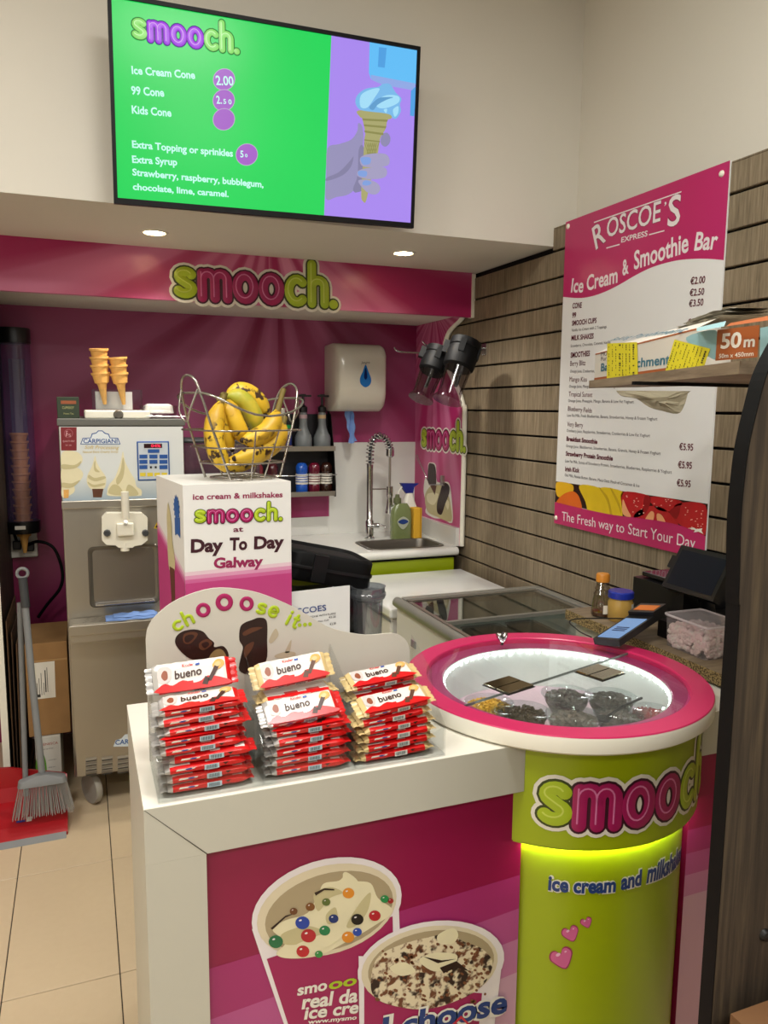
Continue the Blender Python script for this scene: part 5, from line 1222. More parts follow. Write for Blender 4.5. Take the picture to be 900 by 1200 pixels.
wred = M('wrapper red', 'c81416', .28, coat=.15, var=.08, vs=30); wwhite = M('wrapper white', 'ddd7cf', .28, coat=.2, var=.03)
wgold = M('wrapper cream', 'cdb37c', .3, var=.06); wsil = M('wrapper silver', 'b9b6b2', .3, .5, var=.1); brn = M('wrapper brown', '3a1a10', .4)
barl = M('barcode pale blue', 'b8ccd6', .5); barw = M('barcode white', 'd8d6ce', .5); barp = M('barcode print', '3c4a52', .6); ovb = M('oval blue', '2a4fa0', .4)
def make_bar(gold, lab, full=True):
    """flow-wrapped twin bar: length along x, front edge at y=0"""
    rn = random.Random(5 if gold else 9)
    t = thing('chocolate_bar', lab, 'chocolate bar', (0, 0, 0))
    hx, hy, hz = .057, .046, .0135; NX = 16
    cs = [(0, .35), (.0, .75), (.12, .97), (.30, 1.0), (.48, .97), (.54, .97), (.72, 1.0), (.90, .97), (1, .7), (1, .3), (.85, 0), (.15, 0)]
    V = []; F = []; MI = []; n = len(cs)
    for i in range(NX+1):
        u = -1+2*i/NX; x = u*hx; e = min(1, (1-abs(u))/.14); pf_ = .30+.70*math.sqrt(max(0, 1-(1-e)**2))
        for k, (a, b) in enumerate(cs):
            y = hy*(.5+(a-.5)*(.90+.10*pf_)); z = hz*(.45+(b-.45)*pf_)
            w_ = .0008*noise.noise((x*120+k, y*90, gold*5)) * (1 if abs(u) > .35 or k in (0, 1, 8, 9) else .3)
            V.append((x, y+w_, z+w_))
    for i in range(NX):
        for k in range(n):
            l = (k+1) % n; F.append((i*n+k, i*n+l, (i+1)*n+l, (i+1)*n+k)); x = -1+2*(i+.5)/NX
            if k in (11, 0, 8, 9, 10): m_ = 0
            elif k == 1: m_ = 0 if (-.45 < x < -.05 or .15 < x < .8 or True) else 1
            elif k == 2: m_ = 0 if (i % 5 in (0, 1, 2) and i > 3) else 1
            else: m_ = 1
            if abs(x) > .93: m_ = 2 if gold or x < 0 else 0
            MI.append(m_)
    mk('wrapper', V, F, [wred, wwhite, wgold if gold else wsil], t, smooth=True, mi=MI, auto=50)
    for s in (-1, 1):
        V = []; F = []; k = 12
        for j in range(k+1):
            y = hy*(.06+.88*j/k); zz = hz*.42+.0012*sin(j*1.9)
            V += [(s*hx*.985, y, zz), (s*(hx+.006), y, zz+.001*cos(j)), (s*(hx+.009+(.0016 if j % 2 else 0)), y, zz-.0008)]
        for j in range(k):
            for q in range(2): a = j*3+q; F.append((a, a+1, a+4, a+3))
        mk('crimp', V, F, wgold if gold else (wsil if s < 0 else wred), t, smooth=True)
    # printed details
    TFc = Plane((0, 0, hz+.0005), (1, 0, 0), (0, 1, 0)); SF = Plane((0, -.0004, hz*.34), (1, 0, 0), (0, 0, 1))
    def loc_art(nm, sh, mt, Fr, lay): 
        V = []; F = []
        for s in sh: b = len(V); V += [Fr(u, v, lay*.0003) for u, v in s]; F.append(list(range(b, len(V))))
        mk(nm, V, F, mt, t)
    def loc_text(s, a, b, h, mt, Fr, lay, bold=0, nm='lettering'):
        V, F = textuv(s, lambda u, v, w_: Fr(u, v, lay*.0003), a, b, h, 1, bold, .15); mk(nm, V, F, mt, t)
    loc_art('barcode_label', [[(-.002, -.0012), (.019, -.0012), (.019, .0066), (-.002, .0066)]], barw if gold else barl, SF, 1)
    loc_art('barcode', [[(.0005+.0018*i, .0), (.0013+.0018*i+.0003*(i % 2), .0), (.0013+.0018*i+.0003*(i % 2), .0054), (.0005+.0018*i, .0054)] for i in range(9)], barp, SF, 2)
    loc_art('white_flash', [[(-.042, .0036), (-.016, .0036), (-.014, .0058), (-.040, .0064)]], outl, SF, 1); loc_art('blue_oval', [blob(-.024, .0048, .005, .0012, 12)], ovb, SF, 2)
    loc_art('chocolate_flash', [[(.024, .0062), (.028, .002), (.033, .0062)]], brn, SF, 1)
    if full:
        loc_art('red_wave', [smoothpoly([(-.05, .001), (-.049, .010), (-.040, .014), (-.030, .010), (-.015, .016), (0, .010), (.012, .012), (.022, .018), (.045, .011), (.051, .001)], 3)], wred, TFc, .6)
        loc_text('bueno', (-.026, .019), (.014, .0215), .0125, brn, TFc, 1.6, .02); loc_text('Kinder', (-.014, .0365), (.004, .037), .0045, wred, TFc, 1.6, .02)
        loc_art('blue_flash', [[(.0055, .0362), (.012, .0368), (.012, .040), (.0055, .0396)]], ovb, TFc, 1.6)
        loc_art('emblem', [smoothpoly([(-.05, .020), (-.048, .038), (-.034, .040), (-.030, .030), (-.034, .018), (-.042, .014)], 3)], M('emblem pale', 'c9bdb8', .4), TFc, 1.2)
        loc_art('emblem_mark', [smoothpoly([(-.045, .026), (-.041, .034), (-.036, .032), (-.036, .022), (-.041, .019)], 3)], M('emblem brown', '8a4a30', .4), TFc, 1.8)
        loc_art('chocolate_picture', [[(.020, .010), (.026, .009), (.040, .030), (.034, .033)], [(.012, .006), (.020, .004), (.024, .014), (.018, .018)]], brn if not gold else chocm, TFc, 1.6)
        loc_art('cream_picture', [smoothpoly([(.030, .032), (.038, .026), (.048, .032), (.046, .040), (.036, .041)], 3)], cone_m, TFc, 1.5)
        loc_art('cream_filling', [smoothpoly([(.033, .034), (.038, .030), (.043, .034), (.040, .038)], 3)], wgold, TFc, 2)
    return t
def copy_tree(o, parent=None):
    c = o.copy(); COL.objects.link(c); c.parent = parent
    for ch in [q for q in D.objects if q.parent == o]: copy_tree(ch, c)
    return c
PR = {}
def bar(gold, full, x, y, z, rx, rz, ry, lab, grp):
    k = (gold, full)
    if k not in PR: o = PR[k] = make_bar(gold, lab, full)
    else: o = copy_tree(PR[k])
    o.location = (x, y, z); o.rotation_euler = (rx, ry, rz); o.scale = (1.09, 1.05, 1.07); o['label'] = lab; o['group'] = grp
    return o
rn = random.Random(11)
G1, G2, G3 = 'bars in the left pocket', 'bars in the middle pocket', 'bars in the right pocket'
ordn = ['lowest', 'second', 'third', 'fourth', 'fifth', 'sixth', 'seventh', 'eighth', 'topmost']
# left pocket: nine bars climbing slightly backwards plus one leaning on the back panel
for k in range(9):
    z = CT+.0045+.0152*k; y = 1.166+(0 if k < 3 else .0016*(k-2))
    bar(False, k in (5, 8), .168+rn.uniform(-.008, .005)-(.004 if k > 3 else 0), y, z, .022*k, rn.uniform(-.07, .07), rn.uniform(-.05, -.0), f'red and white wrapped bar, {ordn[k]} of the left pocket stack', G1)
bar(False, True, .155, 1.236, 1.092, 1.0, .0, -.03, 'red and white wrapped bar leaning on the back panel at the left, its face showing', G1)
for k in range(5):
    bar(False, k == 4, .330+rn.uniform(-.004, .004), 1.166+.0012*k, CT+.0045+.0160*k, .03*k, rn.uniform(-.05, .05), rn.uniform(-.05, 0), f'red and white wrapped bar, {ordn[k]} of the front middle stack', G2)
bar(False, True, .326, 1.182, 1.034, .62, .03, -.05, 'red and white wrapped bar tilted up on top of the front middle stack', G2)
for k in range(2):
    bar(True, False, .330, 1.228, CT+.089+.016*k, 0, .02, -.04, f'cream-ended wrapped bar, {ordn[k]} of the rear middle stack', G2)
bar(True, True, .326, 1.242, 1.078, .85, .04, -.07, 'cream-ended wrapped bar leaning on the back panel in the middle, its face showing', G2)
for k in range(6):
    bar(True, k == 5, .487+rn.uniform(-.006, .004), 1.166+.0012*k, CT+.0045+.0155*k, (.03*k if k < 5 else .35), rn.uniform(-.03, .07), -.04 if k < 4 else -.08, f'cream-ended wrapped bar, {ordn[k]} of the front right stack', G3)
for k in range(2):
    bar(True, k == 1, .488, 1.228, CT+.090+.0185*k, .05+.25*k, .03, -.07, f'cream-ended wrapped bar, {["lower", "upper"][k]} of the two in the rear right pocket', G3)

# ================================================================== BEHIND THE COUNTER
t = thing('service_shelf', 'low white staff shelf behind the serving counter', 'shelf', (.5, 1.85, 0))
box('top', .185, .70, 1.590, 2.06, .878, .90, cw, t, **W)
for x in (.19, .68): box('side', x, x+.018, 1.592, 2.05, 0, .878, cw, t, **W)
# tall printed box carrying the fruit basket
BX = on(1, 1.62, 214, 570); BX2 = on(1, 1.62, 341, 564); bw = BX2.x-BX.x; bz = (BX.z+BX2.z)/2; ba_ = math.radians(6.5); bd = .26; bw *= 1.035
t = thing('printed_box', 'tall white and pink printed box with the shop greeting, under the fruit basket', 'box', (BX.x, 1.62, .90), ba_)
bh = bz-.90
box('carton', 0, bw, 0, bd, 0, bh, M('box white', 'dcdbd6', .5, var=.02), t)
u_ = Vector((cos(ba_), sin(ba_), 0)); v_ = Vector((-sin(ba_), cos(ba_), 0))
BFR = Plane((BX.x, 1.62, .90)-Vector((0, 0, 0)) if False else Vector((BX.x, 1.62, .90)), u_, (0, 0, 1))
BSD = Plane(Vector((BX.x, 1.62, .90)), -v_, (0, 0, 1))
zx = Zm(180, 550, 5.294)
def bt(nm, items, mt, lay=1, bold=.02): text(nm, [(s, zx(a)[0], zx(b)[0], zx(c)[0]) for s, a, b, c in items], mt, BFR, lay, t, bold=bold)
for k, (vv, cc) in enumerate(((640, 'd9bcc6'), (664, 'cf8fae'), (688, 'c25e90'), (712, 'b23a76'))):
    q = BFR.uv(*zx((188, vv))[0]).y
    art('printed_band', [[(0, 0), (bw, 0), (bw, q+.002), (0, q)]], M('box band %d' % k, cc, .5, var=.03), BFR, .5+k*.3, t, px=False)
    art('printed_band', [[(-bd, 0), (0, 0), (0, q), (-bd, q+.075)]], M('box band %d' % k, cc, .5, var=.03), BSD, .5+k*.3, t, px=False)
q0 = BFR.uv(*zx((520, 620))[0]); q1 = BFR.uv(*zx((590, 745))[0])
art('printed_ray', [[(q0.x, q0.y), (bw*.96, q0.y), (bw, 0.05), (q1.x+.02, .05)]], M('box ray', 'c97ba2', .5), BFR, 1.6, t, px=False) if False else None
bt('lettering', [('ice cream & milkshakes', (243, 188), (800, 172), (243, 154))], M('wine pink', '8c1a48', .5), bold=.025)
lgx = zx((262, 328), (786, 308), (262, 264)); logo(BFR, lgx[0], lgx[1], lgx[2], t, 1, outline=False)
bt('lettering', [('at', (494, 388), (556, 385), (494, 356))], winer)
bt('lettering', [('Day', (230, 514), (430, 506), (230, 438)), ('To', (470, 500), (580, 496), (470, 428)), ('Day', (622, 492), (808, 484), (622, 420))], maroon, bold=.042)
bt('lettering', [('Galway', (372, 612), (678, 598), (372, 552))], M('pink wine', '8e1c4e', .5), bold=.04)
star = [(BSD.uv(*zx((145, 240))[0]).x+(.030 if i % 2 else .022)*cos(i*PI/14), BSD.uv(*zx((145, 240))[0]).y+(.030 if i % 2 else .022)*sin(i*PI/14)) for i in range(28)]
rib = [BSD.uv(*q) for q in zx((132, 300), (165, 300), (168, 430), (150, 400), (136, 410))]
art('rosette_print', [star], M('rosette blue', '2a5c9c', .5), BSD, 2.2, t, px=False); art('rosette_print', [[(p.x, p.y) for p in rib]], MATS['rosette blue'], BSD, 1.8, t, px=False)
art('ice_cream_picture', [smoothpoly(zx((92, 205), (84, 300), (88, 400), (90, 500), (100, 620), (130, 640), (135, 560), (118, 440), (112, 320)), 3)], ivory2, BSD, 2, t)
art('cone_picture', [zx((102, 600), (132, 620), (138, 840), (118, 850))], chocm, BSD, 2.4, t)

# wire fruit basket
t = thing('fruit_basket', 'chrome wire fruit basket with looped handles standing on the tall printed box', 'basket', (.338, 1.735, bz), .42); bas = t
zz = Zm(200, 430, 6)
def ring_at(a, b, z, r=.03, dip=0):
    o = rrect(-a, a, -b, b, r, z, 6)
    if dip: o = [Vector((v.x, v.y, v.z+dip*(1-(v.x/a)**2)*(1 if v.y < 0 else .6))) for v in o]
    return o
levels = [(.066, .055, .004), (.084, .068, .038), (.097, .080, .073), (.112, .092, .110)]
for a, b, z in levels: tube('wire_ring', ring_at(a, b, z, .035), .0021, wire, t, 6, closed=True)
# top rim swoops down between the two handles
V = []
rim = []
for k in range(64):
    an = 2*PI*k/64; c_, s__ = cos(an), sin(an); e = .55
    x = .128*math.copysign(abs(c_)**e, c_); y = .100*math.copysign(abs(s__)**e, s__)
    rim.append(Vector((x, y, .135+.048*(x/.128)**2*(1 if x < 0 else .85)+.006)))
tube('rim', rim, .0026, wire, t, 8, closed=True)
for s in (-1, 1):
    for y in (-.04, .04):
        pass
    top = .225 if s < 0 else .215
    lp = spline([(s*.066, -.050, .004), (s*.108, -.044, .12), (s*.126, -.038, .180), (s*.134, -.026, top-.010), (s*.137, 0, top), (s*.134, .026, top-.010), (s*.126, .038, .180), (s*.108, .044, .12), (s*.066, .050, .004)], 6)
    tube('handle_wire', lp, .0028, wire, t, 8)
    tube('side_loop', spline([(s*.132, -.032, .196), (s*.145, -.02, .150), (s*.140, 0, .128), (s*.145, .02, .150), (s*.132, .032, .196)], 6), .0022, wire, t, 6)
for x in (-.022, .022):
    for s in (-1, 1): tube('stay', [(x*.8, s*.055, .004), (x, s*.068, .038), (x*1.2, s*.082, .073), (x*1.4, s*.094, .110)], .0018, wire, t, 6)
for x in (-.04, -.013, .013, .04): tube('base_wire', [(x, -.054, .0025), (x, .054, .0025)], .0018, wire, t, 6)
ban = SPOTTY('banana skin', 'd8b02a', '3a2410', 42, .55, .595, .45, .15, 'c49a20', 9)
bang = SPOTTY('banana skin green', 'c8b034', 'a4a430', 14, .45, .6, .45, .1)
btip = M('banana tip', '2a1c12', .8); stemm = M('banana stem', '6a5a20', .7)
def banana(p0, p1, bend, r, lab, mt=None, stem=.02):
    """curved five-sided fruit from stem end p0 to blossom end p1; bend = sideways sag vector"""
    p0, p1, bend = Vector(p0), Vector(p1), Vector(bend); r *= 1.12; t = thing('banana', lab, 'banana', p0, group='bananas in the wire basket')
    N = 16; pts = [(p0.lerp(p1, i/N)+bend*4*(i/N)*(1-i/N))-p0 for i in range(N+1)]
    rr = []
    for i in range(N+1):
        f = i/N; rr.append(r*(.34+.66*min(1, f/.22)**.8) if f < .22 else r*(1 if f < .72 else max(.30, (1-((f-.72)/.28)**2*.72))))
    V, F = tubeg(pts, rr, 10)
    cen = [pts[i//10] for i in range(len(V))]
    V = [c+(v-c)*(1+.055*cos(5*2*PI*(i % 10)/10)) for i, (v, c) in enumerate(zip(V, cen))]
    mk('fruit', V, F, mt or ban, t, smooth=True, auto=60)
    d = (pts[0]-pts[1]).normalized(); tube('stem', [pts[0]-d*.002, pts[0]+d*stem*.5, pts[0]+d*stem], [r*.34, r*.26, r*.30], stemm, t, 8)
    d = (pts[-1]-pts[-2]).normalized(); tube('tip', [pts[-1]-d*.001, pts[-1]+d*.004], [r*.32, r*.2], btip, t, 8)
b0 = bas.location
def P3(x, y, z):
    c_, s_ = cos(.25), sin(.25); x *= 1.08; y *= 1.0; return (b0.x+x*c_-y*s_, b0.y+x*s_+y*c_, b0.z+z*1.10-.002)
banana(P3(-.048, -.005, .155), P3(-.050, -.035, .022), (-.022, -.006, .0), .0195, 'yellow banana standing upright at the far left of the basket')
banana(P3(-.036, .010, .158), P3(-.018, .012, .060), (-.012, .0, .0), .0175, 'yellow banana hanging second from the left in the basket')
banana(P3(-.028, .018, .160), P3(.006, .0, .075), (-.004, -.014, .004), .0185, 'yellow banana behind the front spotted one, middle of the bunch')
banana(P3(-.024, .028, .165), P3(.045, .014, .085), (.008, -.004, .032), .019, 'green-tipped banana curving over the middle of the bunch', bang)
banana(P3(-.014, .040, .172), P3(.072, .030, .120), (.004, .0, .030), .020, 'yellow banana arching over the top of the bunch')
banana(P3(.068, -.030, .140), P3(-.020, -.045, .082), (.012, .0, -.014), .0195, 'spotted banana with a long stem lying across the front', stem=.055)
banana(P3(.090, -.012, .112), P3(-.036, -.042, .046), (.020, .0, -.012), .0205, 'heavily spotted banana lying low across the basket')
banana(P3(.060, .020, .080), P3(-.050, -.010, .030), (.015, .0, -.010), .0195, 'dark-bruised banana at the bottom of the basket')

# paper sign and blender box behind the stand
t = thing('paper_sign', 'white printed paper price sign behind the chocolate stand', 'sign', (.50, 1.655, .90))
a = on(1, 1.655, 341, 694); b = on(1, 1.655, 410, 686); c_ = on(1, 1.655, 413, 740)
mk('sheet', [(a.x-.01, 1.655, .902), (b.x, 1.655, .902), (b.x, 1.655, b.z), (a.x-.01, 1.655, a.z), (a.x-.01, 1.657, .902), (b.x, 1.657, .902), (b.x, 1.657, b.z), (a.x-.01, 1.657, a.z)], [(0, 1, 2, 3), (7, 6, 5, 4), (0, 4, 5, 1), (2, 6, 7, 3), (1, 5, 6, 2), (0, 3, 7, 4)], M('paper sign', 'cfd0ce', .6), t, world=True)
SG = Plane((0, 1.6545, 0), (1, 0, 0), (0, 0, 1)); zs = Zm(340, 620, 5.625)
text('lettering', [('ROSCOES', zs((-40, 574))[0], zs((238, 535))[0], zs((-40, 536))[0])], navy, SG, 1, t, bold=.01)
text('lettering', [('CONE WITH FLAKE', zs((130, 585))[0], zs((300, 560))[0], zs((130, 574))[0]), ('€2.25', zs((255, 588))[0], zs((300, 582))[0], zs((255, 576))[0]), ('SMALL CUP', zs((170, 616))[0], zs((255, 604))[0], zs((170, 606))[0]), ('€2.50', zs((262, 634))[0], zs((302, 626))[0], zs((262, 620))[0])], t2, SG, 1, t, bold=.01)
t = thing('blender_box', 'smoky clear blender container with a tilted black lid behind the paper sign', 'container', (.545, 1.82, .90))
loft('container', [rrect(-.10, .09, -.08, .08, .03, .001), rrect(-.11, .11, -.09, .09, .035, .235)], CLEAR('box smoke', '585458', .2, .1), t, cap0=True)
Rt = Matrix.Rotation(math.radians(13), 3, 'Y')
def lidr(a, z, off=Vector((0, 0, .265))): return [Rt @ Vector((v.x, v.y, z))+off for v in rrect(-.118+a, .112-a, -.095+a, .095-a, .04, 0, 6)]
loft('lid', [lidr(.004, -.035), lidr(0, -.030), lidr(0, .030), lidr(.004, .036), lidr(.012, .038), lidr(.016, .030)], blackm, t, cap0=True, cap1=True)
loft('lid_band', [lidr(-.003, -.004), lidr(-.004, .0), lidr(-.003, .004)], black, t)
mk('lid_clip', *(lambda g: ([Rt @ Vector(v)+Vector((0, 0, .265)) for v in g[0]], g[1]))(boxg(-.05, -.015, -.102, -.094, -.03, .034)), black, t)
bb = on(1, 1.78, 424, 735)
t = thing('measuring_jug', 'clear ribbed plastic jug beside the paper sign', 'jug', (bb.x-.012, 1.704, .90))
lathe('jug', [(0, .002), (.028, .002), (.031, .01), (.036, .195), (.041, .20), (.041, .225), (.043, .228), (.039, .228), (.037, .2), (.033, .19)], CLEAR('jug grey', 'ccd0d4', .2, .08, .08, 'c0c4c8'), t, 28)
lathe('rim', [(.041, .203), (.0435, .206), (.0435, .212), (.041, .215)], CLEAR('jug grey', '8f9398'), t, 28)

# ================================================================== MENU BOARD
BXM = 1.694
t = thing('menu_board', 'large pink and white menu board of smoothies and prices screwed to the slatted wall', 'menu board', (1.70, 2.12, 1.68))
MB = Plane((BXM, 2.513, 1.118), (0, -1, 0), (0, 0, 1)); bwid, bhei = .777, 1.117
box('board', BXM, 1.6995, 2.513-bwid, 2.513, 1.118, 1.118+bhei, M('board white', 'dcdcda', .28, var=.02), t, **W)
m3 = Zm(640, 180, 3.4615); m4 = Zm(640, 400, 3.4615)
def cl(p): return (min(max(p[0], 0), bwid), min(max(p[1], 0), bhei))
hdr = [cl(MB.uv(*q)) for q in m3((75, 580), (130, 586), (180, 580), (240, 560), (300, 530), (360, 495), (420, 465), (480, 445), (540, 432), (600, 427), (660, 427), (722, 432))]
hdr[0] = (0, hdr[0][1]); hdr[-1] = (bwid, hdr[-1][1])
hp2 = [(v.x, v.y) for v in spline([(a, b, 0) for a, b in hdr], 4)]
bp = M('board pink', 'b4245f', .28, var=.02)
art('header_field', [hp2+[(bwid, bhei), (0, bhei)]], bp, MB, .5, t, px=False)
ow = M('board lettering white', 'e0d8d8', .4, var=.02)
def mt3(nm, items, mt, Z=m3, lay=2, bold=.0, lab=None): return text(nm, [(it[0], Z(it[1])[0], Z(it[2])[0], Z(it[3])[0])+tuple(it[4:]) for it in items], mt, MB, lay, t, bold=bold)
# serif shop name
for bo, mt, ly in ((.03, M('name shadow', '7c1a44', .4), 1.5), (.012, ow, 2.5)):
    mt3('lettering', [('R', (203, 390), (244, 352), (196, 296)), ('OSCOE', (246, 340), (464, 272), (238, 270)), ('’', (478, 240), (486, 238), (474, 200)), ('S', (492, 298), (543, 284), (490, 182))], mt, lay=ly, bold=bo)
for a, b, h in (((195, 277), (550, 152), 5), ((245, 381), (299, 366), 5), ((418, 327), (481, 310), 5)):
    art('rule_line', [m3(a, b, (b[0], b[1]+h), (a[0], a[1]+h))], ow, MB, 2, t)
ser = []
for x, y, w_ in ((200, 392, 30), (224, 352, 24)): pass
mt3('lettering', [('EXPRESS', (305, 361), (412, 334), (303, 341))], ow, bold=.02)
mt3('lettering', [('Ice', (101, 562), (150, 562), (101, 508)), ('Cream', (165, 556), (290, 522), (162, 498)), ('&', (311, 495), (336, 484), (309, 435)), ('Smoothie', (357, 470), (578, 396), (354, 400)), ('Bar', (601, 392), (692, 386), (600, 322))], ow, bold=.022)
ml = M('menu maroon', '5a1026', .5, var=.02); mg = M('menu grey', '4a4246', .6, var=.02)
mt3('lettering', [('CONE', (107, 628), (145, 625), (107, 607)), ('99', (106, 666), (122, 664), (106, 646)), ('SMOOCH CUPS', (105, 698), (205, 686), (105, 679)), ('MILK SHAKES', (103, 758), (193, 749), (103, 739)), ('SMOOTHIES', (100, 828), (178, 820), (100, 808))], ml, bold=.03)
mt3('lettering', [('Vanilla Ice Cream with 2 Toppings', (104, 722), (246, 707), (104, 711)), ('Strawberry, Chocolate, Caramel, Vanilla', (100, 786), (262, 770), (100, 775))], mg)
mt3('prices', [('€2.00', (585, 531), (645, 524), (585, 504)), ('€2.50', (582, 578), (641, 572), (582, 552)), ('€3.50', (579, 622), (638, 615), (579, 596)), ('€4.50', (573, 700), (634, 692), (573, 674))], ml, bold=.02)
mt3('lettering', [('Berry Blitz', (98, 100), (160, 97), (98, 80)), ('Mango Kiss', (95, 163), (166, 164), (95, 144)), ('Tropical Sunset', (92, 223), (188, 226), (92, 204)), ('Blueberry Fields', (89, 281), (186, 290), (89, 263)), ('Very Berry', (86, 345), (150, 349), (86, 326))], ml, m4, bold=.0)
mt3('lettering', [('Breakfast Smoothie', (83, 403), (208, 416), (83, 386)), ('Strawberry Protein Smoothie', (80, 463), (271, 484), (80, 446)), ('Irish Kick', (78, 526), (136, 532), (78, 509))], ml, m4, bold=.035)
mt3('lettering', [('Orange Juice, Cranberries, Raspberries, Banana & Yoghurt', (98, 127), (330, 124), (98, 116)), ('Orange Juice, Mango, Banana & Low Fat Yoghurt', (94, 188), (300, 188), (94, 177)), ('Orange Juice, Pineapple, Mango, Banana & Low Fat Yoghurt', (90, 246), (356, 251), (90, 235)),
  ('Low Fat Milk, Fresh Blueberries, Banana, Strawberries, Honey & Frozen Yoghurt', (86, 305), (452, 321), (86, 294)), ('Cranberry Juice, Raspberries, Strawberries, Cranberries & Low Fat Yoghurt', (84, 367), (422, 389), (84, 356)),
  ('Orange Juice, Blackberries, Strawberries, Banana, Granola, Honey & Frozen Yoghurt', (82, 429), (465, 461), (82, 418)), ('Low Fat Milk, Scoop of Strawberry Protein, Strawberries, Blueberries, Raspberries & Yoghurt', (78, 490), (510, 537), (78, 479)),
  ('Oat Milk, Peanut Butter, Banana, Maca Oats, Pinch of Cinnamon & Ice', (76, 547), (379, 592), (76, 536))], mg, m4)
mt3('prices', [('€5.95', (540, 440), (597, 443), (540, 414)), ('€5.95', (535, 513), (592, 517), (535, 487)), ('€5.95', (530, 586), (587, 592), (530, 560))], ml, m4, bold=.02)
# fruit photograph band and footer
def mq(*p): return [cl(MB.uv(*q)) for q in m4(*p)]
fr_top = mq((42, 568), (648, 658)); y0_ = fr_top[0][1]; y1_ = fr_top[1][1]
ft = mq((38, 652), (120, 672), (250, 700), (360, 715), (470, 730), (560, 752), (645, 790)); ft[0] = (0, ft[0][1]); ft[-1] = (bwid, ft[-1][1])
art('fruit_picture', [[(0, y0_), (bwid, y1_), (bwid, ft[-1][1]), (0, ft[0][1])]], M('fruit dark', '2a120c', .3, var=.3), MB, .5, t, px=False)
def mfr(nm, col, *s, lay=1.): return art(nm, [[cl(q) for q in smoothpoly([tuple(MB.uv(*k)) for k in m4(*ss)], 4)] for ss in s], M('fruit '+col, col, .3, var=.1, vs=25), MB, lay, t, px=False)
mfr('orange_picture', 'd8a81c', ((42, 572), (100, 578), (112, 600), (95, 628), (60, 634), (42, 620)))
mfr('orange_picture', 'd2641a', ((50, 640), (80, 615), (115, 610), (138, 640), (138, 690), (45, 668)), lay=1.5)
mfr('banana_picture', 'd4b41c', ((135, 585), (215, 594), (250, 640), (265, 720), (180, 706), (160, 650)), ((222, 594), (308, 608), (305, 640), (310, 732), (275, 724), (258, 660)), lay=1.5)
mfr('banana_picture', 'b8981a', ((215, 594), (224, 600), (255, 640), (272, 724), (264, 720), (248, 650)), ((262, 600), (270, 602), (300, 660), (305, 700), (290, 660)), lay=2)
mfr('strawberry_picture', 'b01c20', ((310, 612), (415, 625), (420, 660), (400, 700), (350, 715), (315, 680)), ((420, 630), (540, 645), (545, 668), (500, 690), (450, 680)), ((360, 700), (420, 668), (480, 680), (530, 730), (528, 755), (440, 740), (370, 730)), ((530, 660), (648, 665), (646, 785), (580, 765), (520, 720)), lay=1.5)
mfr('strawberry_picture', '8a1014', ((400, 628), (425, 640), (415, 680), (395, 700)), ((500, 690), (545, 665), (530, 720)), lay=2)
mfr('strawberry_centre', 'e2a070', ((400, 730), (425, 690), (440, 700), (430, 735)), ((455, 735), (450, 700), (470, 705), (485, 738)), ((312, 640), (330, 680), (345, 712), (312, 700)), lay=2.2)
rs = random.Random(2)
art('seed_picture', [[cl(MB.uv(*k)) for k in m4(*blob(*q, 3.2, 2, 6))] for q in [(rs.uniform(325, 400), rs.uniform(625, 700)) for _ in range(14)]+[(rs.uniform(545, 640), rs.uniform(672, 770)) for _ in range(26)]+[(rs.uniform(430, 520), rs.uniform(640, 675)) for _ in range(10)]], M('seed pale', 'e8b0a0', .3), MB, 2.6, t, px=False, stuff=True)
art('splash_picture', [[cl(MB.uv(*k)) for k in m4((580, 758), (600, 755), (612, 762), (636, 758), (632, 768), (640, 782), (620, 772), (600, 775), (606, 766))]], outl, MB, 3.4, t, px=False)
fl_ = [(v.x, v.y) for v in spline([(a, b, 0) for a, b in ft], 4)]
art('footer_field', [[(0, 0), (bwid, 0)]+fl_[::-1]], bp, MB, 3, t, px=False)
mt3('lettering', [('The Fresh way to', (65, 726), (318, 778), (65, 690)), ('Start Your Day', (334, 781), (606, 842), (334, 738))], ow, m4, lay=4, bold=.0)
for u, v in ((.016, bhei-.018), (bwid-.028, bhei-.028), (.012, .022)):
    k = lathe('screw_cap', [(0, .006), (.005, .0055), (.0085, .003), (.0095, 0)], cream, t, 16); k.matrix_basis = chain(t).inverted() @ Matrix.Translation(MB(u, v, 0)) @ Matrix.Rotation(-PI/2, 4, 'Y')
art('rim_edge', [[(bwid-.0001, 0), (bwid+.0001, 0), (bwid+.0001, bhei), (bwid-.0001, bhei)]], outl, MB, 1, t, px=False)

# ================================================================== SHELVING UNIT ON THE RIGHT
EX = .650; EY = .620
t = thing('display_unit', 'tall grey oak end panel with black edging at the right edge', 'shelving unit', (EX+.3, EY, 0))
c0 = [on(1, EY, *q) for q in ((834, 1200), (846, 1020), (857.5, 860), (866, 700), (868.5, 610), (873, 560), (878.5, 520), (889, 474.7), (900, 436))]
# the edging curves back to the right near the top
pts = [(c0[1].x, 0), (c0[1].x, 1.0)]+[(p.x, p.z) for p in c0[3:]]
pts[0] = (c0[2].x, 0); pts[1] = (c0[2].x, c0[2].z); xt, zt = pts[-1]
pts += [(xt+.02, zt+.035), (xt+.05, zt+.075), (xt+.10, zt+.10)]
cur = [(v.x, v.y) for v in spline([(a, b, 0) for a, b in pts], 4)]
out = cur+[(1.25, cur[-1][1]), (1.25, 0)]
n = len(out); V = [(x, EY, z) for x, z in out]+[(x, EY+.018, z) for x, z in out]
mk('end_panel', V, [list(range(n)), list(range(n, 2*n))[::-1]]+[(i, n+i, n+(i+1) % n, (i+1) % n) for i in range(n)], oakd, t, world=True)
m_ = len(cur); V = [(x-.0012, y, z) for y in (EY-.0002, EY+.0185) for x, z in cur]+[(x+.0004, y, z) for y in (EY-.0002, EY+.0185) for x, z in cur]
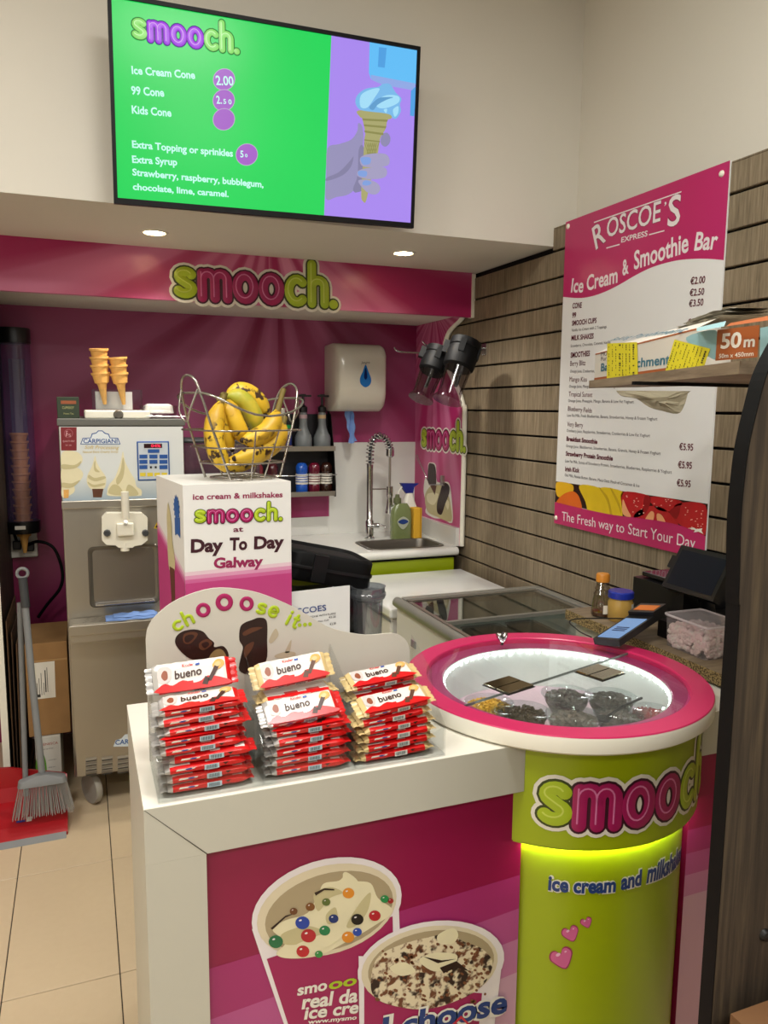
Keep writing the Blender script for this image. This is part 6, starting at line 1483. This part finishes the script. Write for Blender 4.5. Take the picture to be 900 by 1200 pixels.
mk('black_edging', V, [(i, i+1, m_+i+1, m_+i)[::-1] for i in range(m_-1)]+[(2*m_+i, 2*m_+i+1, i+1, i) for i in range(m_-1)], blackm, t, world=True)
c = on(1, EY-.003, 898, 1097); lathe('bolt_cover', [(0, .006), (.006, .005), (.008, 0)], black, t, 14).matrix_basis = chain(t).inverted() @ Matrix.Translation((c.x, EY, c.z)) @ Matrix.Rotation(PI/2, 4, 'X')
ZS = 1.606
C_ = on(2, ZS, 866, 438); L_ = on(2, ZS, 690, 455)
t = thing('oak_shelf', 'grey oak shelf with the parchment carton on it, above the till', 'shelf', (1.1, 1.1, ZS))
sh = [(C_.x, C_.y), (L_.x, L_.y), (1.30, 1.24), (1.30, C_.y-.02)]
n = 4; th = .019
V = [(x, y, ZS) for x, y in sh]+[(x, y, ZS+th) for x, y in sh]
mk('board', V, [[0, 1, 2, 3], [7, 6, 5, 4]]+[(i, n+i, n+(i+1) % n, (i+1) % n) for i in range(n)], oakh, t, world=True)
box('bracket', .98, 1.699, 1.205, 1.215, ZS-.007, ZS-.0005, blackm, t, **W)
# parchment carton along the slanting front edge
du = Vector((C_.x-L_.x, C_.y-L_.y, 0)); SL = du.length; du.normalize(); dn = Vector((du.y, -du.x, 0)); dn = -dn if dn.x < 0 else dn
Oc = Vector((L_.x, L_.y, ZS+th))+du*.018+dn*.008
t = thing('parchment_carton', 'long white and brown carton of baking parchment with yellow stickers on the oak shelf', 'carton', Oc)
CL_, CD, CH = .62, .062, .066
g = boxg(0, 1, 0, 1, 0, 1); V = [Oc+du*(v[0]*CL_)+dn*(v[1]*CD)+Vector((0, 0, v[2]*CH*(1-.0*v[0]))) for v in g[0]]
mk('carton', V, g[1], M('carton pale', 'd4cfc4', .45, var=.03), t, world=True)
CFp = Plane(Oc, du, (0, 0, 1)); CTp = Plane(Oc+Vector((0, 0, CH)), du, dn)
if CFp.N.dot(dn) > 0: CFp.N = -CFp.N
fv = dn*.040+Vector((0, 0, .020)); fl_len = fv.length; fv.normalize(); CTp = Plane(Oc+Vector((0, 0, CH)), du, fv)
if CTp.N.dot(dn) > 0: CTp.N = -CTp.N
V = [CTp(u, v, w_) for w_ in (-.0008, 0) for u, v in ((0, 0), (CL_, 0), (CL_, fl_len), (.012, fl_len))]
mk('lid_flap', V, [(0, 1, 2, 3), (7, 6, 5, 4), (0, 4, 5, 1), (1, 5, 6, 2), (2, 6, 7, 3), (3, 7, 4, 0)], M('carton pale', 'd4cfc4', .45, var=.03), t, world=True)
zk = Zm(680, 350, 4.0909)
cbn = M('carton brown', 'a5592a', .45, var=.03); cte = M('carton teal', '8fb8bc', .45, var=.05); ctl = M('carton teal letter', '2f6f84', .45)
art('brown_band', [[(0, 0), (CL_, 0), (CL_, .006), (0, .006)], [(0, CH-.003), (CL_, CH-.003), (CL_, CH), (0, CH)]], cbn, CFp, .8, t, px=False)
art('teal_swash', [smoothpoly(zk((510, 185), (650, 150), (660, 230), (655, 295), (560, 240)), 4), zk((865, 140), (920, 130), (900, 280), (862, 290))], cte, CFp, 1.2, t)
art('brown_panel', [zk((660, 150), (863, 126), (852, 280), (650, 298))], cbn, CFp, 1.8, t)
text('lettering', [('50', zk((676, 238))[0], zk((774, 232))[0], zk((672, 172))[0]), ('m', zk((786, 232))[0], zk((840, 228))[0], zk((786, 182))[0])], outl, CFp, 2.6, t, bold=.03)
text('lettering', [('50m x 450mm', zk((668, 286))[0], zk((834, 274))[0], zk((668, 266))[0])], outl, CFp, 2.6, t, bold=.01)
text('lettering', [('Baking Parchment', zk((100, 348))[0], zk((430, 312))[0], zk((100, 312))[0]), ], ctl, CFp, 1.6, t, bold=.02)
text('lettering', [('MULTI', zk((100, 275))[0], zk((160, 270))[0], zk((100, 256))[0]), ('Purpose', zk((100, 298))[0], zk((170, 292))[0], zk((100, 280))[0])], mg, CFp, 1.6, t)
text('lettering', [('Baking Parchment', zk((140, 204))[0], zk((484, 162))[0], zk((150, 190))[0])], ctl, CTp, 1, t, bold=.01)
art('brown_top', [zk((720, 118), (900, 84), (905, 104), (700, 134))], cbn, CTp, .8, t); art('teal_top', [zk((560, 140), (700, 108), (690, 134), (560, 158))], cte, CTp, .8, t)
yel = M('yellow sticker', 'dcd02a', .5, var=.02); stp = M('sticker ink', '2c2a14', .6)
for a, n_ in (((132, 215), (276, 208), (280, 372), (130, 384)), 6), (((455, 196), (628, 240), (600, 318), (600, 325), (410, 352)), 7):
    art('yellow_sticker', [zk(*a)], yel, CFp, 3, t)
rk = random.Random(8); sp_ = []
for i in range(8):
    for j in range(14):
        if rk.random() < .25: continue
        x = 140+16.5*i; y = 219+11*j; h_ = rk.uniform(4, 9); w2_ = rk.uniform(4, 9) if i in (3, 7) else rk.uniform(1.8, 4); sp_.append(zk((x, y), (x+w2_, y), (x+w2_, y+h_), (x, y+h_)))
for i in range(9):
    for j in range(12):
        if rk.random() < .25: continue
        x = 462+18*i-3.6*j; y = 208+4*i+10.5*j; h_ = rk.uniform(4, 9); w2_ = rk.uniform(4, 10) if i == 8 else rk.uniform(1.8, 4); sp_.append(zk((x, y), (x+w2_, y+1), (x+w2_-2, y+h_+1), (x-2, y+h_)))
art('sticker_print', sp_, stp, CFp, 4, t, stuff=True)
for k in range(5):
    p = Vector((0, 0, 0)); o = Oc+du*(.45+.01*k)+dn*(.030+.002*k)+Vector((0, 0, CH+.018+.0022*k)); L2, W2 = .20, .075
    V = []; 
    for i in range(13):
        for j in range(2): V.append(o+du*(L2*i/12-.02*(k % 2))+dn*(W2*j)+Vector((0, 0, .005*sin(i/12*PI)*(k > 1)+.001*sin(i*1.7+k))))
    tag(mk('paper_sheet', V, [(2*i, 2*i+2, 2*i+3, 2*i+1) for i in range(12)], M('sheet paper', 'c8c2b4', .7), None, smooth=True), ['lowest loose sheet of paper on the parchment carton', 'second loose sheet up on the parchment carton', 'middle loose sheet on the parchment carton', 'fourth loose sheet up on the parchment carton', 'topmost loose sheet on the parchment carton'][k], 'paper', 'loose sheets on the parchment carton')
# crumpled paper bag hanging under the shelf
zq = Zm(680, 350, 4.0909); BGx = on(2, ZS-.002, 765, 458)
BG = Plane((BGx.x, BGx.y, 0), (cos(-.45), sin(-.45), 0), (0, 0, 1))
ol = [BG.uv(*q) for q in zq((200, 425), (515, 425), (515, 455), (495, 520), (465, 552), (400, 540), (330, 520), (270, 480), (195, 465))]
cx = sum(p.x for p in ol)/len(ol); cy = sum(p.y for p in ol)/len(ol); V = []; F = []; n = len(ol)*3
op = [(v.x, v.y) for v in spline([(p.x, p.y, 0) for p in ol], 3, True)]; n = len(op)
for s in (1, -1):
    for f in (1, .8, .55, .25):
        for i, (u, v) in enumerate(op):
            d = (1-f)*.018+.006*noise.noise((u*60, v*60, f*3)); V.append(BG(cx+(u-cx)*f, min(cy+(v-cy)*f, ZS-.002), s*max(.0005, d)))
for s in range(2):
    b = s*4*n
    for k in range(3):
        for i in range(n):
            q = (b+k*n+i, b+k*n+(i+1) % n, b+(k+1)*n+(i+1) % n, b+(k+1)*n+i); F.append(q if s == 0 else q[::-1])
    c_ = [b+3*n+i for i in range(n)]; F.append(c_ if s == 0 else c_[::-1])
tag(mk('paper_bag', V, F, M('bag beige', '968e76', .7, var=.1, bump=.5, bs=40)), 'crumpled beige paper bag hanging under the oak shelf', 'bag')
# carton with blue tape at the bottom right corner
t = thing('taped_carton', 'brown carton with blue tape on its corner at the bottom right', 'box', (.78, .56, .0))
a = on(1, .60, 856, 1188)
g = boxg(a.x, a.x+.3, .5, .60, .0, a.z); 
mk('carton', g[0], g[1], M('shaded card', '6a4828', .85, var=.1), t, world=True);  # cardboard brown darkened to carry the shadow in this corner
TB = Plane((0, .5, 0), (1, 0, 0), (0, 0, 1)); art('blue_tape', [[(a.x, a.z-.05), (a.x+.010, a.z-.05), (a.x+.010, a.z), (a.x, a.z)]], M('blue tape', '1b4fa0', .4), TB, 1, t, px=False)

# ================================================================== TILL CORNER
t = thing('till_board', 'chipboard-edged oak-look worktop strip carrying the till', 'worktop', (1.48, 1.52, .955))
chip = SPOTTY('chipboard edge', 'a08a5c', '4a3a20', 260, .45, .55, .8, .5)
box('board', 1.277, 1.69, 1.229, 1.82, .957, .985, WOOD('till oak', '5a4c3a', '7a6a54', '94846c', (8, 50, 50)), t, **W)
box('raw_edge', 1.2755, 1.277, 1.229, 1.82, .957, .9845, chip, t, **W); box('raw_edge', 1.277, 1.69, 1.2275, 1.229, .957, .9845, chip, t, **W)
for y in (1.30, 1.55): box('bearer', 1.33, 1.66, y, y+.03, .9502, .957, blackm, t, **W)
ZB = .985
def tb(px, py): return on(2, ZB, px, py)
p = tb(701, 722)
t = thing('syrup_jar', 'small ribbed clear bottle with an orange cap and amber syrup at the till', 'bottle', (p.x+.01, p.y, ZB))
lathe('bottle', [(0, .001), (.026, .001), (.028, .006), (.028, .035), (.022, .06), (.024, .064), (.019, .074), (.021, .078), (.016, .088), (.018, .092), (.014, .10)], CLEAR('bottle clear', 'd8d4c8', .25, .04), t, 28)
lathe('syrup', [(0, .003), (.0255, .004), (.0265, .014), (0, .015)], M('amber', '5a2c10', .1, coat=.6), t, 28); lathe('cap', [(.0, .120), (.016, .120), (.0185, .116), (.0185, .098), (.014, .096)], M('orange cap', 'd0862a', .4), t, 28)
mk('label', *join([([(.0285*sin(a), -.0285*cos(a), z) for a in (-.5+.25*i for i in range(5)) for z in (.012, .036)], [(2*i, 2*i+2, 2*i+3, 2*i+1) for i in range(4)])]), outl, t)
p = tb(722, 727)
t = thing('sauce_jar', 'jar of pale yellow sauce with a blue lid next to the ribbed bottle', 'jar', (p.x+.012, p.y, ZB))
lathe('jar', [(0, 0), (.030, 0), (.034, .005), (.034, .052), (.030, .06), (.030, .064), (0, .064)], M('mustard', 'b08e48', .15, coat=.5), t, 32); lathe('lid', [(0, .082), (.031, .082), (.034, .079), (.034, .064), (.030, .062)], M('lid blue', '1a2f9c', .35), t, 32)
mk('label', [(.0345*sin(a), -.0345*cos(a), z) for a in (.3+.2*i for i in range(5)) for z in (.010, .050)], [(2*i, 2*i+2, 2*i+3, 2*i+1) for i in range(4)], outl, t)
# receipt printer / cash drawer block
a = on(1, 1.66, 718, 674)
t = thing('receipt_printer', 'black receipt printer behind the jars', 'printer', (1.56, 1.66, ZB))
mk('body', [(-.10, -.10, 0), (.125, -.10, 0), (.125, .10, 0), (-.10, .10, 0), (-.10, -.10, .095), (.125, -.10, .110), (.125, .10, .110), (-.10, .10, .095)], [(3, 2, 1, 0), (4, 5, 6, 7), (0, 1, 5, 4), (1, 2, 6, 5), (2, 3, 7, 6), (3, 0, 4, 7)], black, t)
box('cover', -.085, .06, -.085, .085, .100, .113, M('printer cover', '1c1a1c', .2, coat=.4), t, bev=.004); box('paper_slot', .065, .075, -.06, .06, .1065, .1115, greyp, t); box('button_row', -.0995, -.098, -.05, .05, .05, .06, greyp, t)
# touch screen till
t = thing('till_screen', 'black touch screen till tilted back below the menu board', 'till', (1.52, 1.40, ZB))
zt_ = Zm(680, 640, 5)
S0 = on(0, 1.43, 781, 683); S1 = on(0, 1.43, 833, 698); S2 = on(1, S0.y, 800, 644)
Vv = (S2-S0); sh_ = Vv.length; Vv.normalize(); U = Vector((0, -1, 0)); sw_ = S0.y-S1.y
TSF = Plane(S0, U, Vv)
def sbox(nm, u0, u1, v0, v1, w0, w1, mt, par=t):
    V = [TSF(u, v, w_) for w_ in (w0, w1) for v in (v0, v1) for u in (u0, u1)]; mk(nm, V, boxg(0, 1, 0, 1, 0, 1)[1], mt, par, world=True)
mn = None
def sbox2(nm, u0, u1, v0, v1, w0, w1, mt, par):
    V = [TSF(u, v, w_) for w_ in (w0, w1) for v in (v0, v1) for u in (u0, u1)]; return mk(nm, V, boxg(0, 1, 0, 1, 0, 1)[1], mt, par, world=True)
mn = sbox2('monitor', -.012, sw_+.012, -.012, sh_+.012, -.024, 0, black, t); sbox2('screen', 0, sw_, 0, sh_, 0, .001, M('dark screen', '0a1220', .4, spec=.25), mn)
q = TSF(sw_/2, .02, -.02); tube('stand', [q, q+Vector((.03, 0, -.02)), (q.x+.05, q.y, ZB+.02)], .02, black, t, 12, world=True)
box('base', 1.44, 1.66, S1.y+.0, min(S0.y, 1.545), ZB, ZB+.045, blackm, t, bev=.006, **W)
sbox2('side_reader', -.03, -.012, sh_*.45, sh_*.8, -.02, -.004, black, t)
# payment terminal on a stand, overlapping the display rim
t = thing('payment_terminal', 'black card payment terminal with a lit blue screen and an orange stripe', 'card terminal', (1.30, 1.45, ZB))
U = Vector((.80, .60, 0)).normalized()
A0 = on(2, 1.020, 693, 748); A1 = on(2, 1.045, 760, 712)
q0, q1, q2, q3 = on(2, 1.006, 695, 748), on(2, 1.012, 716, 757), on(2, 1.055, 776, 722), on(2, 1.050, 752, 711)
U = (q3-q0).normalized(); Wd = (q1-q0); Wd = (Wd-U*Wd.dot(U)); wl = Wd.length; Wd.normalize()
TLn = (q3-q0).length; N0 = Wd.cross(U)
if N0.z < 0: N0 = -N0
PT = Plane(q0, U, -Wd); PT.V = Wd; PT.N = N0; wl = .072
def pbox(nm, u0, u1, v0, v1, w0, w1, mt):
    V = [PT(u, v, w_) for w_ in (w0, w1) for v in (v0, v1) for u in (u0, u1)]; mk(nm, V, [f[::-1] for f in boxg(0, 1, 0, 1, 0, 1)[1]], mt, t, world=True)
TL2 = TLn
pbox('body', 0, TL2, 0, wl, -.016, 0, black); pbox('printer_hump', TL2*.72, TL2, 0, wl, 0, .010, black)
pbox('screen', TL2*.05, TL2*.62, .006, wl-.006, 0, .0008, SCR('terminal screen', '7fa6d8', .8)); pbox('orange_stripe', TL2*.78, TL2*.93, .008, wl-.006, .010, .011, M('orange stripe', 'd9772a', .5))
for i in range(3): pbox('screen_text', TL2*(.24+.045*i), TL2*(.265+.045*i), .018, wl-.018, .0008, .0012, M('screen ink', '2a3f66', .5))
mk('stand', *(lambda g: g)(boxg(1.345, 1.41, 1.44, 1.52, ZB, 1.028)), blackm, t, world=True)
tag(tube('terminal_cable', spline([tuple(q0+Vector((.01, .02, -.004))), tuple(q0+Vector((.02, .09, -.006))), tuple(q0+Vector((.06, .16, .0))), (1.40, 1.62, ZB+.012), (1.46, 1.62, ZB+.008)], 8), .0018, black), 'thin black cable curling behind the payment terminal', 'cable')
# tub of mini marshmallows
t = thing('marshmallow_tub', 'clear lidded tub of pink and white mini marshmallows at the till', 'tub', (1.40, 1.34, ZB))
a = tb(776, 755); b = tb(826, 776); c_ = on(2, ZB, 872, 757)
d1 = (b-a); wl1 = d1.length; an = math.atan2(d1.y, d1.x); t.location = a; t.rotation_euler = (0, 0, an); wl1 = max(wl1, .10); wd = .115; H = .078
loft('tub', [rrect(.004, wl1-.004, .004, wd-.004, .012, .001), rrect(0, wl1, 0, wd, .014, H)], CLEAR('tub clear', 'f4f2f3', .14, .08, .10, 'e8e0e2'), t, cap0=True)
tube('rim', [Vector(v) for v in rrect(-.001, wl1+.001, -.001, wd+.001, .014, H)], .0028, CLEAR('rim clear', 'e8e4e4', .3, .1, .5, 'e0d8da'), t, 6, closed=True)
box('lid', -.001, wl1+.001, .002, wd, H+.001, H+.003, CLEAR('lid clear', 'f4f2f3', .16, .1, .12, 'e8e0e2'), t)
rn = random.Random(4); g = []
for k in range(640):
    x, y, z = rn.uniform(.012, wl1-.012), rn.uniform(.012, wd-.012), rn.uniform(.006, .052)
    if k < 420:
        s_ = rn.choice((0, 1, 2, 3)); x, y = [(x, .011), (x, wd-.011), (.011, y), (wl1-.011, y)][s_]
    elif k < 600: z = rn.uniform(.046, .053)
    R_ = Matrix.Rotation(rn.uniform(0, PI), 3, Vector((rn.uniform(-1, 1), rn.uniform(-1, 1), rn.uniform(-1, 1))).normalized()); V = []; F = []
    for zz_, r_ in ((-.0065, .004), (-.0045, .0058), (.0045, .0058), (.0065, .004)):
        for j in range(7): V.append(R_ @ Vector((r_*cos(j*2*PI/7), r_*sin(j*2*PI/7), zz_))+Vector((x, y, z)))
    for q in range(3):
        for j in range(7): F.append((q*7+j, q*7+(j+1) % 7, q*7+7+(j+1) % 7, q*7+7+j))
    F += [list(range(7))[::-1], [21+j for j in range(7)]]; g.append((V, F))
V, F = join(g); mi = []
for k in range(640): mi += [k*7 % 3 == 0]*23
tag(mk('marshmallows', V, F, [M('marshmallow pink', 'd6c0bc', .7), M('marshmallow white', 'd6ccc4', .7)], t, smooth=True, mi=[int(x) for x in mi], auto=40), kind='stuff')
tag(box('white_wrapper', .0, .022, 0, .015, 0, .02, outl, None, bev=.006), 'small white wrapper at the right of the marshmallow tub lid', 'wrapper').location = (a.x+.14, a.y+.02, ZB)
